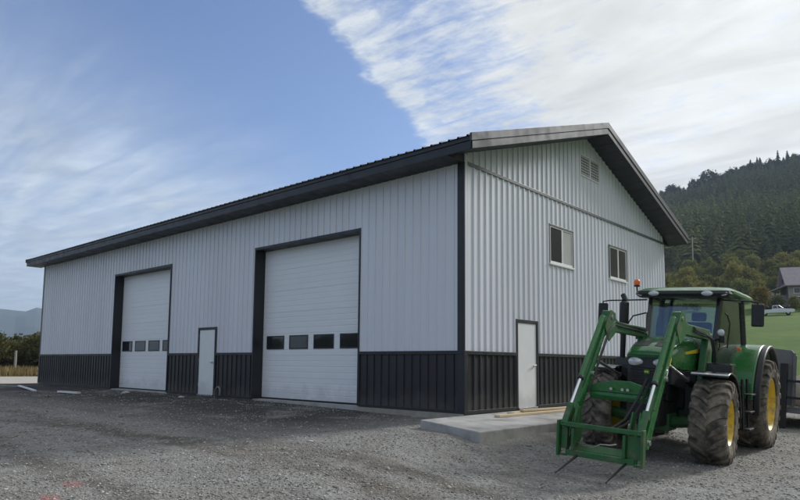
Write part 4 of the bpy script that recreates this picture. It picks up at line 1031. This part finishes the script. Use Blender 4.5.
for k in range(34):
    azd, D = 157 + 12.5*(k+random.uniform(.1, .9))/34, random.uniform(86, 112); x, y = az_pt(azd, D)
    plant('field_edge_tree', random.randrange(5), x, y, random.uniform(.7, .95), M['leafL'], 'green leafy tree beyond the pale road left of the building', 'tree', 'trees beyond the road', random.uniform(.85, 1.1))

def conifer_arrays(seed, nwh):
    r_ = np.random.default_rng(seed); V = []; F = []
    for w in range(nwh):
        t = w/nwh; z0 = .10 + .90*t; ztop = min(1.0, z0 + .22*(1-t*.5)); rad = .15*(1-t)**.8 + .012
        o = len(V); V.append((0, 0, ztop)); n = 8
        for k in range(n):
            a = 2*pi*(k + r_.random()*.5)/n + w; rr_ = rad*((1.2 if k % 2 else .55) + .5*r_.random()); V.append((rr_*cos(a), rr_*sin(a), z0 - .04*(k % 2) + .03*r_.random()))
        for k in range(n): F.append((o, o+1+k, o+1+(k+1) % n))
    o = len(V)
    for zz, rr_ in ((-.03, .012), (.5, .006)):
        for k in range(3): V.append((rr_*cos(k*2.1), rr_*sin(k*2.1), zz))
    for k in range(3):
        q = (k+1) % 3; F.append((o+k, o+q, o+3+q)); F.append((o+k, o+3+q, o+3+k))
    return np.array(V), np.array(F)
def round_arrays(seed):
    r_ = np.random.default_rng(seed); V = []; F = []
    for k in range(64):
        u = r_.normal(0, 1, 3); u /= np.linalg.norm(u); c_ = u*np.array([.24, .24, .36])*(.6+.4*r_.random()) + np.array([0, 0, .62])
        o = len(V)
        for q in range(3): V.append(tuple(c_ + r_.normal(0, .055, 3)))
        F.append((o, o+1, o+2))
    o = len(V); V += [(.012, 0, -.03), (-.006, .01, -.03), (-.006, -.01, -.03), (0, 0, .6)]; F += [(o, o+1, o+3), (o+1, o+2, o+3), (o+2, o, o+3)]
    return np.array(V), np.array(F)
def forest():
    CA = [conifer_arrays(i, 10) for i in range(5)] + [round_arrays(90+i) for i in range(2)]
    Vs, Fs, Ts = [], [], []; off = 0
    pts = []
    D = 248.
    while D < 720:
        step = 3.7 + (D-248)*.004; azd = 91.
        while azd < 119:
            pts.append((azd + random.uniform(-.5, .5)*math.degrees(step/D), D + random.uniform(-.5, .5)*step)); azd += math.degrees(step/D)*random.uniform(.8, 1.3)
        D += step*1.05
    for azd, D in pts:
        if D < 275 and random.random() < .45: continue
        x, y = az_pt(azd, D); z = G(x, y); kd = random.randrange(5) if random.random() > .22 + .35*(vnoise(x, y, .03, 33) > .6) else 5 + random.randrange(2); V, F = CA[kd]
        h = random.uniform(7, 17)*(.75 if kd > 4 else 1.) * (.85 if D > 560 else 1.); a = random.random()*6.28; wd = h*random.uniform(.9, 1.6)
        P_ = V.copy(); P_[:, 0], P_[:, 1] = (V[:, 0]*cos(a) - V[:, 1]*sin(a))*wd + x, (V[:, 0]*sin(a) + V[:, 1]*cos(a))*wd + y
        P_[:, 2] = V[:, 2]*h + z - .3
        Vs.append(P_); Fs.append(F + off); off += len(V)
        patch = float(vnoise(x, y, .018, 21)); Ts.append(np.full(len(F), np.clip(.15 + .75*patch*random.uniform(.6, 1.3) + (.22 if kd > 4 else 0) + .38*(1-abs(D-370)/130 if abs(D-370) < 130 else 0), 0, 1)))
    V, F, T = np.concatenate(Vs), np.concatenate(Fs), np.concatenate(Ts)
    me = bpy.data.meshes.new('conifer_forest'); me.from_pydata(V.tolist(), [], F.tolist())
    at = me.attributes.new('tint', 'FLOAT', 'FACE'); at.data.foreach_set('value', T.astype(np.float32)); me.materials.append(M['conifer'])
    tag(link('conifer_forest', me), 'dense dark conifer forest covering the hillside', 'forest', kind='stuff')
    # single trees on the skyline
    for k in range(4):
        V, F = conifer_arrays(40+k, 9 if k < 2 else 6)
        if k >= 2: V[:, 2] = np.where(V[:, 2] > .05, .35 + .65*V[:, 2], V[:, 2]); V[:, :2] *= .8
        me = bpy.data.meshes.new('skyline_conifer_%d' % k); me.from_pydata(V.tolist(), [], F.tolist()); me.materials.append(M['conifer'])
        me.attributes.new('tint', 'FLOAT', 'FACE'); SK.append(me)
    for k in range(75):
        azd, D = 95 + 18*(k+random.random())/75, random.uniform(612, 660); x, y = az_pt(azd, D)
        o = link('skyline_conifer', SK[random.randrange(4)]); h = random.choice((8, 9, 10, 12, 13, 15, 19))*random.uniform(.85, 1.15); o.location = (x, y, G(x, y)-.5); o.scale = (h*.8, h*.8, h); o.rotation_euler = (0, 0, random.random()*6)
        o.scale.x *= random.uniform(.8, 1.5); o.scale.y = o.scale.x
        tag(o, 'slender conifer rising above the wood on the hill skyline', 'conifer', 'conifers on the skyline')
SK = []
forest()
for k in range(26):
    x, y = az_pt(95.5 + 17*(k+random.random())/26, random.uniform(606, 640))
    plant('skyline_pine', random.randrange(5), x, y, random.uniform(1.5, 2.6), M['conifer'], 'round crowned dark tree on the hill skyline among slender conifers', 'tree', 'round crowned trees on the skyline', random.uniform(.9, 1.3))
# dry grass by the road
def drygrass():
    V, F, T = [], [], []
    for k in range(5200):
        azd, D = random.uniform(155.5, 171), random.uniform(68.5, 90); x, y = az_pt(azd, D); z = G(x, y); h = random.uniform(.35, 1.05); a = random.random()*pi; w_ = random.uniform(.05, .14); l = random.uniform(-.3, .3)
        o = len(V); V += [(x-w_*cos(a), y-w_*sin(a), z), (x+w_*cos(a), y+w_*sin(a), z), (x+l, y+l*.5, z+h)]; F.append((o, o+1, o+2)); T.append(random.random())
    me = bpy.data.meshes.new('dry_grass'); me.from_pydata(V, [], F); at = me.attributes.new('tint', 'FLOAT', 'FACE'); at.data.foreach_set('value', T); me.materials.append(M['straw'])
    tag(link('dry_grass', me), 'tall straw coloured grass beyond the pale road', 'grass', kind='stuff')
drygrass()
x, y = az_pt(162.75, 78); m_ = MB(); m_.tube([(0, 0, -.3), (0, 0, 1.2), (.03, 0, 2.5)], [.13, .125, .11], 9); o = m_.build('fence_post', M['post'], smooth=True); o.location = (x, y, G(x, y)); tag(o, 'weathered pale post in the dry grass left of the building', 'post')
# utility pole on the slope
x, y = az_pt(106.71, 247); PO = empty('utility_pole', (x, y, G(x, y))); tag(PO, 'pale wooden utility pole at the edge of the hillside forest', 'utility pole')
PO.rotation_euler = (0, 0, R(20)); m_ = MB(); m_.tube([(0, 0, -1), (0, 0, 13.)], [.24, .17], 10); M['pole'] = mat('pole_wood', (.42, .38, .33), .85, 0, .15, 2); m_.build('pole', M['pole'], PO, smooth=True)
m_ = MB(); m_.box(-1.2, 1.2, -.06, .06, 12.1, 12.25); m_.build('crossarm', M['pole'], PO)
for xx in (-1.0, 0, 1.0):
    m_ = MB(); m_.tube([(xx, 0, 12.26), (xx, 0, 12.5)], .06, 8); m_.build('insulator', M['white'], PO)

# ------------------------------------------------------------------ white pickup at the top of the meadow
x, y = az_pt(100.95, 130); PK = empty('pickup_truck', (x, y, G(x, y)+.02), (0, R(-1), R(100.95-90))); tag(PK, 'white pickup truck parked across the top of the green meadow', 'pickup')
M['carwhite'] = mat('white_car_paint', (.70, .71, .72), .25, 0, .03, 3, coat=.4)
body = [(-2.8, .50), (-2.82, 1.02), (-.62, 1.05), (-.62, 1.10), (1.15, 1.12), (2.35, 1.02), (2.75, .92), (2.82, .5), (2.35, .42), (-2.3, .42)]
m_ = MB(); m_.prism(body, 'y', -.95, .95); m_.build('body', M['carwhite'], PK, bevel=.05)
m_ = MB(); m_.loft([[(-.60, -.86, 1.10), (1.20, -.86, 1.12), (1.20, .86, 1.12), (-.60, .86, 1.10)], [(-.50, -.72, 1.74), (.48, -.72, 1.76), (.48, .72, 1.76), (-.50, .72, 1.74)]]); m_.build('cab', M['carwhite'], PK, bevel=.05)
for s in (-1, 1):
    for (xa, xb, xc, xd) in ((-.50, .22, .12, -.42), (.30, 1.0, .44, .20)):
        q = lambda xx, z: (xx, s*(.86 - .14*(z-1.1)/.64 + .012), z)
        m_ = MB(); m_.add([q(xa, 1.18), q(xb, 1.18), q(xc, 1.66), q(xd, 1.66)] + [(p[0], p[1]-s*.02, p[2]) for p in (q(xa, 1.18), q(xb, 1.18), q(xc, 1.66), q(xd, 1.66))], [(0, 1, 2, 3), (7, 6, 5, 4), (0, 4, 5, 1), (1, 5, 6, 2), (2, 6, 7, 3), (3, 7, 4, 0)]); m_.build('side_window', M['pane'], PK)
    for xx in (-1.75, 1.8):
        w_ = empty('wheel', (xx, s*.82, .40), parent=PK)
        m_ = MB(); m_.lathe([(-.12, .22), (-.13, .36), (-.08, .40), (.08, .40), (.13, .36), (.12, .22)], 24, 'x', closed=True); m_.v = [(p[1], p[0], p[2]) for p in m_.v]; m_.build('tyre', M['black'], w_, smooth=True)
        m_ = MB(); m_.lathe([(-.125, .001), (-.11, .2), (.11, .2), (.125, .001)], 20, 'x'); m_.v = [(p[1], p[0], p[2]) for p in m_.v]; m_.build('rim', M['steel'], w_, smooth=True)
    m_ = MB(); m_.box(2.70, 2.80, s*.62-.14, s*.62+.14, .70, .86); m_.build('headlight', M['lamp'], PK)
m_ = MB(); m_.prism([(1.19, 1.16), (.50, 1.72), (.52, 1.735), (1.215, 1.175)], 'y', -.66, .66); m_.build('windscreen', M['pane'], PK)

# ------------------------------------------------------------------ house at the right edge
x, y = az_pt(98.7, 152); HS = empty('house', (x, y, G(x, y)-.3), (0, 0, R(98.7-90+12))); tag(HS, 'brown house with steep purple grey roof at the meadow edge', 'house')
M['hwall'] = mat('brown_siding', (.33, .28, .26), .8, 0, .15, 2, stretch=(1, 1, 8)); M['hroof'] = mat('purple_grey_shingles', (.34, .30, .315), .85, 0, .15, 2); M['hstone'] = mat('grey_rubble', (.2, .19, .19), .9, 0, .3, 2.5)
m_ = MB(); m_.box(-4.5, 6.5, -4, 4, 0, 4.6); m_.build('wall', M['hwall'], HS)
m_ = MB(); m_.prism([(-4, 4.6), (4, 4.6), (0, 7.9)], 'x', -4.4, 6.4); m_.build('gable_wall', M['hwall'], HS)
for s in (-1, 1):
    m_ = MB(); m_.prism([(s*4.7, 4.05), (0, 8.15), (0, 8.4), (s*4.8, 4.22)], 'x', -5.1, 7.1); m_.build('roof', M['hroof'], HS)
m_ = MB(); m_.box(-9.2, -4.52, -3.2, 3.2, 0, 2.4); m_.build('wing_wall', M['hstone'], HS)
m_ = MB(); m_.prism([(-9.9, 2.25), (-4.52, 4.3), (-4.52, 4.5), (-9.9, 2.45)], 'y', -3.8, 3.8); m_.build('wing_roof', M['hroof'], HS)
m_ = MB(); m_.box(2, 2.8, -.4, .4, 7.9, 9.3); m_.build('chimney', M['hstone'], HS)
for xx, zz in ((-3, 2.6), (0, 2.6), (3, 2.6), (-3, .8), (3, .8)):
    m_ = MB(); t = .09
    m_.box(xx-.6, xx+.6, -4.06, -4.005, zz, zz+t); m_.box(xx-.6, xx+.6, -4.06, -4.005, zz+1.2-t, zz+1.2); m_.box(xx-.6, xx-.6+t, -4.06, -4.005, zz+t, zz+1.2-t); m_.box(xx+.6-t, xx+.6, -4.06, -4.005, zz+t, zz+1.2-t); w_ = m_.build('window', M['white'], HS)
    m_ = MB(); m_.box(xx-.6+t, xx+.6-t, -4.03, -4.006, zz+t, zz+1.2-t); m_.build('pane', M['pane'], w_)
for yy in (-1.2, 1.2):
    m_ = MB(); m_.box(-4.56, -4.505, yy-.5, yy+.5, 5.0, 6.1); m_.build('window', M['pane'], HS)
m_ = MB(); m_.box(.9, 1.9, -4.06, -4.005, 0.2, 2.3); m_.build('door', M['white'], HS)

# ------------------------------------------------------------------ the air between here and the far hills
m_ = MB(); m_.box(CAM.x-5600, CAM.x+5600, CAM.y-5600, CAM.y+5600, -60, 420)
hz = m_.build('haze', None)
M_ = bpy.data.materials.new('haze_air'); M_.use_nodes = True; N = NT(M_.node_tree)
pv = N('ShaderNodeVolumePrincipled', {'Color': (.62, .78, 1., 1), 'Density': 2.0e-4, 'Anisotropy': .2})
N('ShaderNodeOutputMaterial', {'Volume': pv.outputs[0]}); hz.data.materials.append(M_); hz.display_type = 'WIRE'
tag(hz, 'pale blue haze in the air over the valley', 'haze', kind='stuff')
